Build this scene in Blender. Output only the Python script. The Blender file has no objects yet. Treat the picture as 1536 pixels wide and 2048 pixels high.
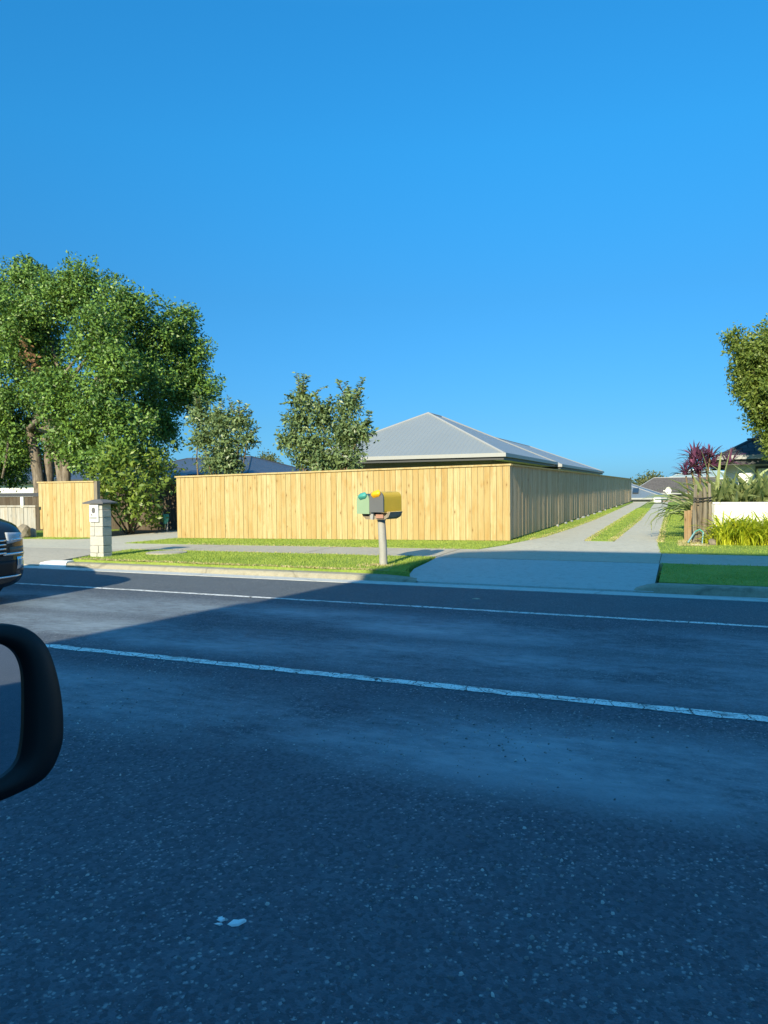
import bpy, bmesh, math, random
import numpy as np
from mathutils import Vector, Matrix

random.seed(7); RNG = np.random.default_rng(7)
S = bpy.context.scene
C = S.collection

# ------------------------------------------------------------------ camera, sky, sun, exposure
FPX, CXP, CYP, EYE = 1420.0, 768.0, 1024.0, 1.45
_Y = np.array([598, 54, -FPX]); _Y = _Y / np.linalg.norm(_Y)
_Z = np.cross(np.array([1, .0109, 0]), _Y); _Z = _Z / np.linalg.norm(_Z)
_X = np.cross(_Y, _Z)
WC = np.array([_X, _Y, _Z])
cam = bpy.data.cameras.new('camera'); co = bpy.data.objects.new('camera', cam); C.objects.link(co)
cam.sensor_fit = 'VERTICAL'; cam.sensor_height = 36; cam.sensor_width = 36; cam.lens = FPX / 2048 * 36
cam.clip_start = .05; cam.clip_end = 3000
m4 = Matrix.Identity(4)
for r in range(3):
    for c in range(3): m4[r][c] = WC[r][c]
m4[2][3] = EYE
co.matrix_world = m4
S.camera = co

SUN_EL = math.radians(24.5); SKEW = -.027
world = bpy.data.worlds.new('World'); S.world = world; world.use_nodes = True
wn = world.node_tree; wn.nodes.clear()
wo = wn.nodes.new('ShaderNodeOutputWorld'); bg = wn.nodes.new('ShaderNodeBackground')
sky = wn.nodes.new('ShaderNodeTexSky'); sky.sky_type = 'NISHITA'; sky.sun_disc = False
sky.sun_elevation = SUN_EL; sky.sun_rotation = math.atan2(-SKEW, -1) % (2 * math.pi)
sky.air_density = 1.0; sky.dust_density = .3; sky.ozone_density = 3.0; sky.altitude = 0
# the deep blue of this evening sky: the Nishita colour is graded by height above the horizon; the unseen zenith is brightened as added fill for the shade
wtc = wn.nodes.new('ShaderNodeTexCoord'); wsp = wn.nodes.new('ShaderNodeSeparateXYZ'); wr = wn.nodes.new('ShaderNodeValToRGB'); wm = wn.nodes.new('ShaderNodeMix')
wm.data_type = 'RGBA'; wm.blend_type = 'MULTIPLY'; wm.inputs[0].default_value = 1
wn.links.new(wtc.outputs['Generated'], wsp.inputs[0]); wn.links.new(wsp.outputs[2], wr.inputs[0])
while len(wr.color_ramp.elements) < 6: wr.color_ramp.elements.new(.5)
for el, (p, c) in zip(wr.color_ramp.elements, ((0, (.10, .255, .52)), (.087, (.11, .285, .453)), (.252, (.118, .41, .567)), (.422, (.115, .612, .814)), (.551, (.116, .69, .926)), (1, (.62, 1.55, 1.6)))):
    el.position = p; el.color = c + (1,)
wn.links.new(sky.outputs[0], wm.inputs[6]); wn.links.new(wr.outputs[0], wm.inputs[7]); wn.links.new(wm.outputs[2], bg.inputs[0])
wn.links.new(bg.outputs[0], wo.inputs[0])
bg.inputs[1].default_value = .15

sl = bpy.data.lights.new('sun', 'SUN'); so = bpy.data.objects.new('sun', sl); C.objects.link(so)
sl.energy = 4.6; sl.angle = math.radians(.5); sl.color = (1, .88, .62)
so.rotation_euler = Vector((SKEW, 1, -math.tan(SUN_EL) * math.hypot(1, SKEW))).to_track_quat('-Z', 'Y').to_euler()
S.view_settings.view_transform = 'Standard'; S.view_settings.look = 'None'
S.view_settings.gamma = 1; S.view_settings.exposure = 0.8

# ------------------------------------------------------------------ helpers
def at(px, py, Y):
    d = WC @ np.array([px - CXP, CYP - py, -FPX]); t = Y / d[1]
    return np.array([0, 0, EYE]) + d * t

def gz(x, y):
    fr = min(max((y - 10.2) / 6.1, 0), 1)
    z = .12 + .06 * fr
    if x < -3.7: z += .0105 * fr * (max(x, -24) + 3.7)
    if y > 58: z -= min(.11 * (y - 58), 2.5)
    return z

class NT:
    def __init__(s, name, rough=.8, spec=.3):
        s.m = bpy.data.materials.new(name); s.m.use_nodes = True
        s.t = s.m.node_tree; s.b = s.t.nodes['Principled BSDF']
        s.b.inputs['Roughness'].default_value = rough; s.b.inputs['Specular IOR Level'].default_value = spec
        s.tc = None
    def n(s, typ, **kw):
        nd = s.t.nodes.new(typ)
        for k, v in kw.items(): setattr(nd, k, v)
        return nd
    def put(s, sock, v):
        if hasattr(v, 'is_output'): s.t.links.new(v, sock)
        elif isinstance(v, (tuple, list)): sock.default_value = tuple(v) + ((1,) if len(sock.default_value) == 4 and len(v) == 3 else ())
        else: sock.default_value = v
    def obj(s, scale=(1, 1, 1), off=None):
        if not s.tc: s.tc = s.n('ShaderNodeTexCoord')
        mp = s.n('ShaderNodeMapping'); s.put(mp.inputs[0], s.tc.outputs['Object']); s.put(mp.inputs['Scale'], scale)
        if off is not None: s.put(mp.inputs['Location'], off)
        return mp.outputs[0]
    def noise(s, vec, scale=5, detail=4, rough=.6, out=0):
        nd = s.n('ShaderNodeTexNoise'); s.put(nd.inputs['Vector'], vec); s.put(nd.inputs['Scale'], scale)
        s.put(nd.inputs['Detail'], detail); s.put(nd.inputs['Roughness'], rough); return nd.outputs[out]
    def vor(s, vec, scale, out='Distance', feature='F1', rnd=1):
        nd = s.n('ShaderNodeTexVoronoi', feature=feature); s.put(nd.inputs['Vector'], vec); s.put(nd.inputs['Scale'], scale)
        s.put(nd.inputs['Randomness'], rnd); return nd.outputs[out]
    def ramp(s, fac, *stops):
        nd = s.n('ShaderNodeValToRGB'); s.put(nd.inputs[0], fac); e = nd.color_ramp.elements
        while len(e) < len(stops): e.new(.5)
        for el, (p, c) in zip(e, stops):
            el.position = p; el.color = (c, c, c, 1) if not isinstance(c, tuple) else tuple(c) + (1,)
        return nd.outputs[0]
    def mix(s, fac, a, b, mode='MIX'):
        nd = s.n('ShaderNodeMix', data_type='RGBA', blend_type=mode)
        s.put(nd.inputs[0], fac); s.put(nd.inputs[6], a); s.put(nd.inputs[7], b); return nd.outputs[2]
    def math(s, op, a, b=0, c=None):
        nd = s.n('ShaderNodeMath', operation=op); s.put(nd.inputs[0], a); s.put(nd.inputs[1], b)
        if c is not None: s.put(nd.inputs[2], c)
        return nd.outputs[0]
    def attr(s, name, out='Color'):
        nd = s.n('ShaderNodeAttribute', attribute_name=name); return nd.outputs[out]
    def bump(s, h, strength=.3, dist=.01):
        nd = s.n('ShaderNodeBump'); s.put(nd.inputs['Height'], h); s.put(nd.inputs['Strength'], strength)
        s.put(nd.inputs['Distance'], dist); s.put(s.b.inputs['Normal'], nd.outputs[0])
    def col(s, v): s.put(s.b.inputs['Base Color'], v)
    def rough(s, v): s.put(s.b.inputs['Roughness'], v)

def plain(name, col, rough=.7, var=.12, scale=6, metal=0, spec=.3, bump=0):
    t = NT(name, rough, spec); v = t.obj()
    f = t.noise(v, scale, 5, .6)
    t.col(t.mix(f, tuple(c * (1 - var) for c in col), tuple(min(1, c * (1 + var)) for c in col)))
    t.b.inputs['Metallic'].default_value = metal
    if bump: t.bump(t.noise(v, scale * 6, 4), bump, .01)
    return t.m

class MB:
    """collects shapes into one mesh, with a per-face tone"""
    def __init__(s): s.v = []; s.f = []; s.t = []; s.sm = []
    def add(s, vs, fs, tone=.5, smooth=False):
        o = len(s.v); s.v += [tuple(map(float, v)) for v in vs]
        for f in fs: s.f.append([o + i for i in f]); s.t.append(tone); s.sm.append(smooth)
        return s
    def box(s, x0, x1, y0, y1, z0, z1, tone=.5, tf=None):
        vs = [(x, y, z) for z in (z0, z1) for x, y in ((x0, y0), (x1, y0), (x1, y1), (x0, y1))]
        if tf: vs = [tf(*v) for v in vs]
        return s.add(vs, [(3, 2, 1, 0), (4, 5, 6, 7), (0, 1, 5, 4), (1, 2, 6, 5), (2, 3, 7, 6), (3, 0, 4, 7)], tone)
    def cbox(s, x0, x1, y0, y1, z0, z1, b=.01, tone=.5):
        """box with chamfered edges"""
        bm = bmesh.new(); bmesh.ops.create_cube(bm, size=1)
        bmesh.ops.scale(bm, vec=(x1 - x0, y1 - y0, z1 - z0), verts=bm.verts)
        bmesh.ops.translate(bm, vec=((x0 + x1) / 2, (y0 + y1) / 2, (z0 + z1) / 2), verts=bm.verts)
        bmesh.ops.bevel(bm, geom=bm.edges[:], offset=b, segments=2, affect='EDGES', profile=.5)
        bm.verts.index_update()
        s.add([v.co[:] for v in bm.verts], [[v.index for v in f.verts] for f in bm.faces], tone); bm.free(); return s
    def loft(s, rings, cap=True, smooth=True, tone=.5):
        n = len(rings[0]); vs = [p for r in rings for p in r]
        fs = [(i * n + j, i * n + (j + 1) % n, (i + 1) * n + (j + 1) % n, (i + 1) * n + j) for i in range(len(rings) - 1) for j in range(n)]
        s.add(vs, fs, tone, smooth)
        if cap: s.add(rings[0], [list(range(n))[::-1]], tone); s.add(rings[-1], [list(range(n))], tone)
        return s
    def tube(s, pts, rad, n=8, tone=.5, cap=True, wob=0):
        pts = [np.array(p, float) for p in pts]; rings = []
        if not hasattr(rad, '__len__'): rad = [rad] * len(pts)
        up = np.array([.31, .17, .93])
        for i, p in enumerate(pts):
            d = pts[min(i + 1, len(pts) - 1)] - pts[max(i - 1, 0)]; d /= np.linalg.norm(d) + 1e-9
            a = np.cross(d, up)
            if np.linalg.norm(a) < .15: a = np.cross(d, np.array([1, 0, 0]))
            a /= np.linalg.norm(a); b = np.cross(d, a)
            rings.append([p + rad[i] * (1 + wob * random.uniform(-1, 1)) * (math.cos(q) * a + math.sin(q) * b) for q in [2 * math.pi * k / n for k in range(n)]])
        return s.loft(rings, cap, True, tone)
    def prism(s, poly, y0, y1, tone=.5):
        """polygon in XZ extruded along Y"""
        n = len(poly); vs = [(x, y0, z) for x, z in poly] + [(x, y1, z) for x, z in poly]
        return s.add(vs, [list(range(n)), list(range(n, 2 * n))[::-1]] + [((j + 1) % n, j, j + n, (j + 1) % n + n) for j in range(n)], tone)
    def build(s, name, mat, parent=None, fix=True, loc=None):
        me = bpy.data.meshes.new(name); me.from_pydata(s.v, [], s.f)
        a = me.color_attributes.new('tone', 'FLOAT_COLOR', 'CORNER')
        cols = np.repeat(np.array(s.t), [len(f) for f in s.f]); d = np.ones((len(cols), 4)); d[:, :3] = cols[:, None]
        a.data.foreach_set('color', d.ravel())
        me.polygons.foreach_set('use_smooth', s.sm)
        if fix:
            bm = bmesh.new(); bm.from_mesh(me); bmesh.ops.recalc_face_normals(bm, faces=bm.faces); bm.to_mesh(me); bm.free()
        me.materials.append(mat); me.update()
        o = bpy.data.objects.new(name, me); C.objects.link(o)
        if parent is not None: o.parent = parent; o.matrix_parent_inverse = Matrix.Translation(-Vector(parent.location)) @ Matrix.Identity(4) if parent.rotation_euler.z == 0 else Matrix.Identity(4)
        if loc: o.location = loc
        return o

def tag(o, label=None, cat=None, group=None, kind=None):
    if label: o['label'] = label
    if cat: o['category'] = cat
    if group: o['group'] = group
    if kind: o['kind'] = kind
    return o

def thing(name, loc, label, cat, group=None):
    o = bpy.data.objects.new(name, None); C.objects.link(o); o.location = loc; o.empty_display_size = .2
    return tag(o, label, cat, group)

def raw_mesh(name, V, F, tint, mat, parent=None, smooth=False):
    """V (n,3), F (m,k) numpy; tint per vertex"""
    me = bpy.data.meshes.new(name); k = F.shape[1]
    me.vertices.add(len(V)); me.vertices.foreach_set('co', V.astype(np.float32).ravel())
    me.loops.add(F.size); me.loops.foreach_set('vertex_index', F.astype(np.int32).ravel())
    me.polygons.add(len(F)); me.polygons.foreach_set('loop_start', np.arange(0, F.size, k, dtype=np.int32))
    a = me.color_attributes.new('tone', 'FLOAT_COLOR', 'POINT'); d = np.ones((len(V), 4), np.float32); d[:, :3] = tint[:, None]
    a.data.foreach_set('color', d.ravel()); me.materials.append(mat); me.update(calc_edges=True)
    if smooth: me.polygons.foreach_set('use_smooth', [True] * len(F))
    o = bpy.data.objects.new(name, me); C.objects.link(o)
    if parent is not None: o.parent = parent; o.matrix_parent_inverse = Matrix.Translation(-Vector(parent.location))
    return o

def nrm(a): return a / (np.linalg.norm(a, axis=-1, keepdims=True) + 1e-9)

# ------------------------------------------------------------------ materials
def m_asphalt():
    t = NT('asphalt', .85, .35); v = t.obj()
    sep = t.n('ShaderNodeSeparateXYZ'); t.put(sep.inputs[0], v); y = sep.outputs[1]
    vd = t.n('ShaderNodeVectorMath', operation='ADD'); nz = t.n('ShaderNodeVectorMath', operation='SCALE'); t.put(nz.inputs[0], t.noise(v, 75, 2, .6, 1)); nz.inputs['Scale'].default_value = .017; t.put(vd.inputs[0], v); t.put(vd.inputs[1], nz.outputs[0]); v2 = vd.outputs[0]
    chipcol = t.vor(v2, 62, 'Color'); sp = t.n('ShaderNodeSeparateColor'); t.put(sp.inputs[0], chipcol)
    dist = t.math('DIVIDE', t.vor(v2, 62), t.math('ADD', .45, t.math('MULTIPLY', sp.outputs[1], .75)))
    inside = t.ramp(dist, (.30, 1.), (.48, 0.))
    patch = t.noise(t.obj((.55, 1.1, 1)), 1.5, 5, .65)
    thr = t.math('SUBTRACT', 1.0, t.math('MULTIPLY', t.ramp(patch, (.40, 0.), (.62, 1.)), .46))
    chip = t.math('MULTIPLY', t.math('GREATER_THAN', sp.outputs[0], thr), inside)
    # window-glass sheen painted into the colour as pale blue wheel-track bands, chips faded there
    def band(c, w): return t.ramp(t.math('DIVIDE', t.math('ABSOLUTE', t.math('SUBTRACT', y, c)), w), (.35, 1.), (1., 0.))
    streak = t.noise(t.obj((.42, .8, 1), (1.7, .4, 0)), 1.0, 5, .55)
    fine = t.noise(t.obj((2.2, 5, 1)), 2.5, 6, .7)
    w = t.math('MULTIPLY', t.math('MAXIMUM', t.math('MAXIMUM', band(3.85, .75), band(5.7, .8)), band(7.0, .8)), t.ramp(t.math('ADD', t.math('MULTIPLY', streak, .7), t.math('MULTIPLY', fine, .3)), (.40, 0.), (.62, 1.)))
    base = t.mix(t.noise(v, 2.2, 6, .65), (.068, .085, .112), (.108, .13, .158))
    grit = t.mix(sp.outputs[1], (.68, .68, .68), (1.32, 1.31, 1.3))
    base = t.mix(1, base, grit, 'MULTIPLY')
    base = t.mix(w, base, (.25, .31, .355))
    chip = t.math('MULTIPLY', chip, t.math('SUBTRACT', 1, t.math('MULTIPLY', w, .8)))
    base = t.mix(chip, base, t.mix(sp.outputs[2], (.14, .17, .19), (.35, .37, .39)))
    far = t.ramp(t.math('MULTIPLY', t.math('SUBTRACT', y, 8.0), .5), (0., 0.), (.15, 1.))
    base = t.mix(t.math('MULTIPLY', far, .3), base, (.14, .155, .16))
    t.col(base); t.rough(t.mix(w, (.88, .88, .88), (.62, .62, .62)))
    h = t.math('ADD', t.math('MULTIPLY', inside, .6), t.noise(v, 130, 2))
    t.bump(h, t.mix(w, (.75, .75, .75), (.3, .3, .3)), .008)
    return t.m

def m_line():
    t = NT('worn_road_paint', .75); v = t.obj()
    crk = t.vor(t.mix(.12, v, t.noise(v, 6, 3, .6, 1)), 7.5, 'Distance', 'DISTANCE_TO_EDGE')
    a = t.ramp(crk, (.012, 0.), (.035, 1.))
    b = t.ramp(t.noise(v, 60, 4, .75), (.36, 0.), (.46, 1.))
    c = t.ramp(t.noise(v, 7, 3), (.25, .25), (.5, 1.))
    f = t.math('MULTIPLY', t.math('MULTIPLY', a, b), c)
    t.col(t.mix(f, (.06, .058, .055), t.mix(t.noise(v, 9, 4), (.74, .74, .72), (.9, .9, .88))))
    t.bump(t.noise(v, 110, 3), .5, .006); return t.m

def m_concrete(name, a, b, joint=None):
    t = NT(name, .88); v = t.obj()
    crk_amt = .45 if joint is None else joint
    c = t.mix(t.noise(v, 1.3, 6, .7), a, b)
    c = t.mix(t.ramp(t.noise(v, 9, 5, .7), (.5, 0.), (.75, .5)), c, tuple(x * .55 for x in a))
    c = t.mix(t.ramp(t.vor(t.mix(.3, v, t.noise(v, 1.5, 3, .6, 1)), .55, 'Distance', 'DISTANCE_TO_EDGE'), (0., crk_amt), (.012, 0.)), c, tuple(x * .35 for x in a))
    c = t.mix(1, c, t.mix(t.noise(v, 38, 4, .8), (.72, .72, .71), (1.26, 1.26, 1.25)), 'MULTIPLY')
    t.col(c); t.bump(t.noise(v, 90, 3), .5, .006); return t.m

def m_lawn():
    t = NT('lawn_soil', .95, .1); v = t.obj()
    c = t.mix(t.ramp(t.noise(v, 1.1, 5, .65), (.35, 0.), (.65, 1.)), (.21, .31, .05), (.33, .41, .09))
    c = t.mix(t.ramp(t.noise(v, 26, 4, .7), (.3, .75), (.6, 0.)), c, (.13, .20, .035))
    c = t.mix(t.ramp(t.noise(v, 3.1, 4, .7), (.64, 0.), (.78, .7)), c, (.42, .36, .18))
    t.col(c); t.bump(t.noise(v, 70, 3), .8, .02); return t.m

def m_leaf(name, dark, light, rough=.45, trans=.3):
    t = NT(name, rough, .4); k = t.attr('tone')
    c = t.mix(k, dark, light); t.col(c)
    tr = t.n('ShaderNodeBsdfTranslucent'); t.put(tr.inputs[0], t.mix(.5, c, (.5, .6, .08), 'MIX') if trans else c)
    ms = t.n('ShaderNodeMixShader'); ms.inputs[0].default_value = trans
    t.t.links.new(t.b.outputs[0], ms.inputs[1]); t.t.links.new(tr.outputs[0], ms.inputs[2])
    t.t.links.new(ms.outputs[0], t.t.nodes['Material Output'].inputs[0]); return t.m

def m_wood(name, a, b, knot, rough=.75, knots=True):
    t = NT(name, rough, .25); k = t.attr('tone')
    off = t.n('ShaderNodeCombineXYZ'); t.put(off.inputs[0], t.math('MULTIPLY', k, 37)); t.put(off.inputs[2], t.math('MULTIPLY', k, 91))
    def vec(sc):
        ad = t.n('ShaderNodeVectorMath', operation='ADD'); t.put(ad.inputs[0], t.obj(sc)); t.put(ad.inputs[1], off.outputs[0]); return ad.outputs[0]
    c = t.mix(t.math('FRACT', t.math('MULTIPLY', k, 7.3)), a, b)
    g = t.noise(vec((16, 16, .7)), 2.2, 5, .6)
    c = t.mix(t.ramp(g, (.42, 0.), (.72, .6)), c, tuple(x * y for x, y in zip(a, (.78, .66, .5))))
    big = t.noise(vec((4, 4, .9)), 1.3, 4, .6)
    c = t.mix(t.ramp(big, (.52, 0.), (.7, .5)), c, tuple(x * y for x, y in zip(a, (.8, .64, .45))))
    if knots:
        d = t.vor(vec((6.5, 6.5, 2.6)), 1.)
        rk = t.math('GREATER_THAN', t.noise(vec((2.1, 2.1, 1.3)), 1.7, 1), .36)
        c = t.mix(t.math('MULTIPLY', rk, t.ramp(d, (.04, .75), (.24, 0.))), c, tuple(x * .65 + y * .35 for x, y in zip(knot, a)))
        c = t.mix(t.math('MULTIPLY', rk, t.ramp(d, (.04, .85), (.10, 0.))), c, tuple(x * .6 for x in knot))
        c = t.mix(t.ramp(t.noise(vec((5, 5, 2.2)), 1.1, 3, .5), (.56, 0.), (.74, .55)), c, tuple(x * y for x, y in zip(a, (.92, .74, .52))))
    t.col(c); t.bump(g, .2, .004); return t.m

def m_roof(name, a, b, per=.076, rough=.42, strength=.6, spec=.5):
    t = NT(name, rough, spec); uv = t.n('ShaderNodeUVMap'); uv.uv_map = 'UVMap'
    sep = t.n('ShaderNodeSeparateXYZ'); t.put(sep.inputs[0], uv.outputs[0])
    s = t.math('SINE', t.math('MULTIPLY', sep.outputs[0], 2 * math.pi / per))
    t.col(t.mix(t.noise(t.obj(), .5, 4), a, b)); t.bump(s, strength, per * .2); return t.m

def m_tiles(name, a, b):
    t = NT(name, .8); uv = t.n('ShaderNodeUVMap'); uv.uv_map = 'UVMap'
    br = t.n('ShaderNodeTexBrick'); t.put(br.inputs['Vector'], uv.outputs[0]); t.put(br.inputs['Scale'], 1.)
    br.inputs['Brick Width'].default_value = .33; br.inputs['Row Height'].default_value = .3; br.inputs['Mortar Size'].default_value = .018
    t.put(br.inputs['Color1'], a); t.put(br.inputs['Color2'], b); t.put(br.inputs['Mortar'], tuple(x * .4 for x in a))
    t.col(br.outputs[0]); t.bump(br.outputs[1], -.6, .02); return t.m

def m_bark(name, a, b):
    t = NT(name, .95, .1)
    c = t.mix(t.ramp(t.noise(t.obj((9, 9, 1.5)), 1.4, 6, .7), (.35, 0.), (.65, 1.)), a, b); t.col(c)
    t.bump(t.noise(t.obj((14, 14, 2)), 2, 5, .7), .8, .03); return t.m

MAT = dict(
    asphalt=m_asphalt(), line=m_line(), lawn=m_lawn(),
    conc=m_concrete('driveway_concrete', (.48, .445, .355), (.60, .555, .445), .12),
    path=m_concrete('footpath_concrete', (.40, .36, .29), (.50, .45, .37), .1),
    apron=m_concrete('crossing_concrete', (.40, .41, .40), (.48, .49, .48), 0.),
    kerb=m_concrete('kerb_concrete', (.25, .23, .175), (.40, .375, .29)),
    gutter=m_concrete('gutter_concrete', (.45, .46, .45), (.60, .60, .58)),
    soil=plain('bare_soil', (.16, .12, .075), .95, .35, 5, bump=.6),
    side_pine=m_wood('greyed_pine', (.39, .31, .205), (.46, .39, .28), (.2, .12, .06)),
    pine=m_wood('new_pine', (.405, .295, .125), (.475, .395, .21), (.24, .13, .042)),
    grey_wood=m_wood('weathered_grey_wood', (.34, .335, .30), (.45, .44, .40), (.15, .13, .11)),
    dark_wood=m_wood('dark_stained_wood', (.075, .06, .045), (.12, .10, .075), (.04, .03, .02)),
    old_wood=m_wood('old_timber', (.17, .145, .11), (.33, .30, .24), (.07, .05, .035)),
    rust_wood=m_wood('rusty_boards', (.27, .18, .10), (.36, .26, .155), (.13, .08, .05)),
    roof_grey=m_roof('grey_corrugated_steel', (.225, .25, .26), (.265, .29, .30), per=.2, strength=.3),
    roof_blue=m_roof('dark_blue_steel', (.055, .075, .11), (.08, .10, .14)),
    roof_slate=m_roof('slate_blue_steel', (.16, .20, .24), (.19, .235, .27)),
    roof_green=m_roof('pale_green_steel', (.42, .52, .45), (.48, .56, .5)),
    tiles=m_tiles('charcoal_roof_tiles', (.055, .06, .07), (.085, .09, .10)),
    btiles=m_tiles('brown_roof_tiles', (.13, .11, .095), (.17, .145, .125)),
    fascia=plain('grey_painted_trim', (.33, .34, .345), .5, .05),
    fascia_dk=plain('charcoal_trim', (.06, .065, .075), .5, .05),
    brick=plain('grey_brown_brick', (.20, .175, .15), .9, .2, 12, bump=.5),
    white=plain('white_paint', (.80, .80, .77), .55, .06, 4),
    white_clad=plain('white_weatherboard', (.74, .76, .74), .6, .05, 3),
    glass=plain('window_glass', (.03, .04, .05), .05, .1, 2, spec=.8),
    stone=plain('pale_masonry', (.46, .455, .42), .9, .22, 14, bump=.8),
    cap=plain('dark_cement_cap', (.13, .13, .135), .85, .15, 10, bump=.4),
    rock=plain('lichen_rock', (.22, .19, .145), .95, .4, 9, bump=.9),
    bark=m_bark('grey_bark', (.10, .08, .06), (.30, .26, .21)),
    twig=m_bark('brown_twig', (.13, .09, .055), (.26, .19, .12)),
    leaf_big=m_leaf('broad_tree_leaves', (.028, .085, .025), (.215, .36, .055), .45, .12),
    leaf_dead=m_leaf('dead_leaves', (.16, .075, .035), (.30, .15, .08), .7, .2),
    leaf_mid=m_leaf('glossy_bush_leaves', (.07, .125, .055), (.235, .315, .12), .4, .15),
    leaf_shrub=m_leaf('shrub_leaves', (.05, .11, .02), (.27, .36, .06), .4),
    leaf_right=m_leaf('olive_tree_leaves', (.065, .115, .022), (.27, .34, .07), .45),
    leaf_far=m_leaf('far_tree_leaves', (.06, .08, .03), (.17, .18, .07), .6, .2),
    flax=m_leaf('flax_leaves', (.14, .20, .075), (.38, .43, .19), .4, .2),
    purple=m_leaf('purple_leaves', (.055, .015, .05), (.22, .075, .16), .4, .15),
    lily=m_leaf('lime_lily_leaves', (.28, .36, .02), (.66, .68, .05), .4, .35),
    grass=m_leaf('grass_blades', (.18, .29, .035), (.42, .50, .10), .6, .3),
    dry=m_leaf('dry_grass', (.40, .33, .15), (.6, .52, .28), .8, .2),
    galv=plain('weathered_post', (.33, .325, .30), .6, .22, 8, bump=.3),
    g_door=plain('pale_green_plastic', (.235, .34, .22), .45, .06), g_body=plain('dark_green_plastic', (.05, .085, .075), .45, .1),
    teal=plain('teal_plastic', (.06, .30, .26), .4, .1), y_body=plain('mustard_plastic', (.66, .43, .04), .45, .1),
    orange=plain('orange_plastic', (.85, .42, .015), .35, .05), grey_pl=plain('grey_plastic', (.115, .12, .125), .5, .1),
    ironrust=plain('rusty_bracket', (.36, .20, .15), .8, .3, 20), steel=plain('grey_bracket', (.33, .33, .33), .5, .15, 10),
    car=plain('dark_car_paint', (.018, .02, .026), .18, .1, spec=.6), black=plain('black_plastic', (.012, .013, .015), .5, .1),
    rubber=plain('tyre_rubber', (.02, .02, .02), .85, .1), chrome=plain('chrome_trim', (.75, .76, .78), .12, .02, metal=1),
    lamp=plain('headlamp_lens', (.45, .48, .52), .06, .1, spec=.9), bronze=plain('bronze_trim', (.20, .15, .11), .35, .15),
    hose=plain('teal_hose', (.16, .32, .36), .4, .1), litter=plain('white_litter', (.75, .77, .8), .6, .08, 20),
    tiles2=plain('grey_roofing', (.2, .2, .21), .8, .15, 3),
    stones=plain('loose_chips', (.27, .265, .25), .8, .4, 30),
)
mir = NT('mirror_glass', .02, .5); mir.col((.72, .76, .82)); mir.b.inputs['Metallic'].default_value = 1; MAT['mirror'] = mir.m
stn = NT('chip_stone', .8); stn.col(stn.mix(stn.attr('tone'), (.12, .13, .14), (.50, .50, .49))); MAT['stones'] = stn.m

# ------------------------------------------------------------------ setting: ground, road, paths
def sheet(name, stations, mat, zf, nx=8, skirt=.15, kind='structure'):
    """stations: (y, xleft, xright); a lofted sheet with a skirt down its rim"""
    V = []; F = []
    for (y, a, b) in stations:
        for i in range(nx + 1):
            x = a + (b - a) * i / nx; V.append((x, y, zf(x, y)))
    w = nx + 1; n = len(stations)
    for j in range(n - 1):
        for i in range(nx): F.append((j * w + i, j * w + i + 1, (j + 1) * w + i + 1, (j + 1) * w + i))
    rim = [i for i in range(w)] + [j * w + nx for j in range(1, n)] + [(n - 1) * w + i for i in range(nx - 1, -1, -1)] + [j * w for j in range(n - 2, 0, -1)]
    o = len(V); V += [(V[i][0], V[i][1], V[i][2] - skirt) for i in rim]
    for k in range(len(rim)): F.append((rim[k], o + k, o + (k + 1) % len(rim), rim[(k + 1) % len(rim)]))
    me = bpy.data.meshes.new(name); me.from_pydata(V, [], F); me.materials.append(mat); me.update()
    ob = bpy.data.objects.new(name, me); C.objects.link(ob); tag(ob, kind=kind); return ob

def lin(y0, y1, n): return [y0 + (y1 - y0) * i / n for i in range(n + 1)]
def interp(y, tab):
    for (a, va), (b, vb) in zip(tab, tab[1:]):
        if y <= b: return va + (vb - va) * (y - a) / (b - a) if y > a else va
    return tab[-1][1]

sheet('ground', [(y, -600, 600) for y in (10.2, 14, 20, 58, 70, 85, 900)], MAT['soil'], lambda x, y: gz(0, y) - .55, 6, .1)
sheet('ground', [(-900, -600, 600), (-6.5, -600, 600)], MAT['lawn'], lambda x, y: -.06, 2, .01)
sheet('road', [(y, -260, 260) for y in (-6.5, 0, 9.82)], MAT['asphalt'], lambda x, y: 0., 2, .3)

def strip_line(name, yc, w, x0, x1, z=.004):
    mb = MB(); xs = np.arange(x0, x1 + .01, .12 if w > .09 else .3); off = np.cumsum(RNG.normal(0, .0015, len(xs))); off -= np.linspace(off[0], off[-1], len(xs))
    a = [(x, yc - w / 2 + RNG.normal(0, .006) + o, z) for x, o in zip(xs, off)]; b = [(x, yc + w / 2 + RNG.normal(0, .006) + o, z) for x, o in zip(xs, off)]
    n = len(xs); mb.add(a + b, [(i, i + 1, n + i + 1, n + i) for i in range(n - 1)])
    return tag(mb.build(name, MAT['line'], fix=False), kind='structure')
strip_line('road_marking', 4.885, .115, -40, 30)
strip_line('road_marking', 8.10, .085, -90, 60)

# gutter channel and kerbs
mb = MB(); mb.box(-120, 120, 9.823, 10.13, -.2, .006); tag(mb.build('gutter', MAT['gutter']), kind='structure')
def kerb(name, xs_h, mat):
    mb = MB(); prof = lambda h: [(10.133, -.1), (10.137, .012), (10.15, .012 + h * .7), (10.17, .012 + h * .93), (10.2, .012 + h), (10.34, .016 + h), (10.345, -.1)]
    mb.loft([[(x + RNG.normal(0, .0), y, z) for y, z in prof(h)] for x, h in xs_h], True, False)
    return tag(mb.build(name, mat), kind='structure')
kerb('kerb', [(-10.9, .075), (-7.5, .076), (-4.9, .078), (-4.3, .07), (-3.95, .05), (-3.75, .02)], MAT['kerb'])
kerb('kerb', [(-.62, .02), (-.45, .08), (-.3, .105), (.5, .108), (40, .108)], MAT['kerb'])
kerb('kerb', [(-80, .108), (-22, .108), (-21.4, .03)], MAT['kerb'])
kerb('painted_kerb_end', [(-11.6, .06), (-11.45, .09), (-10.91, .1)], MAT['white'])

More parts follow.
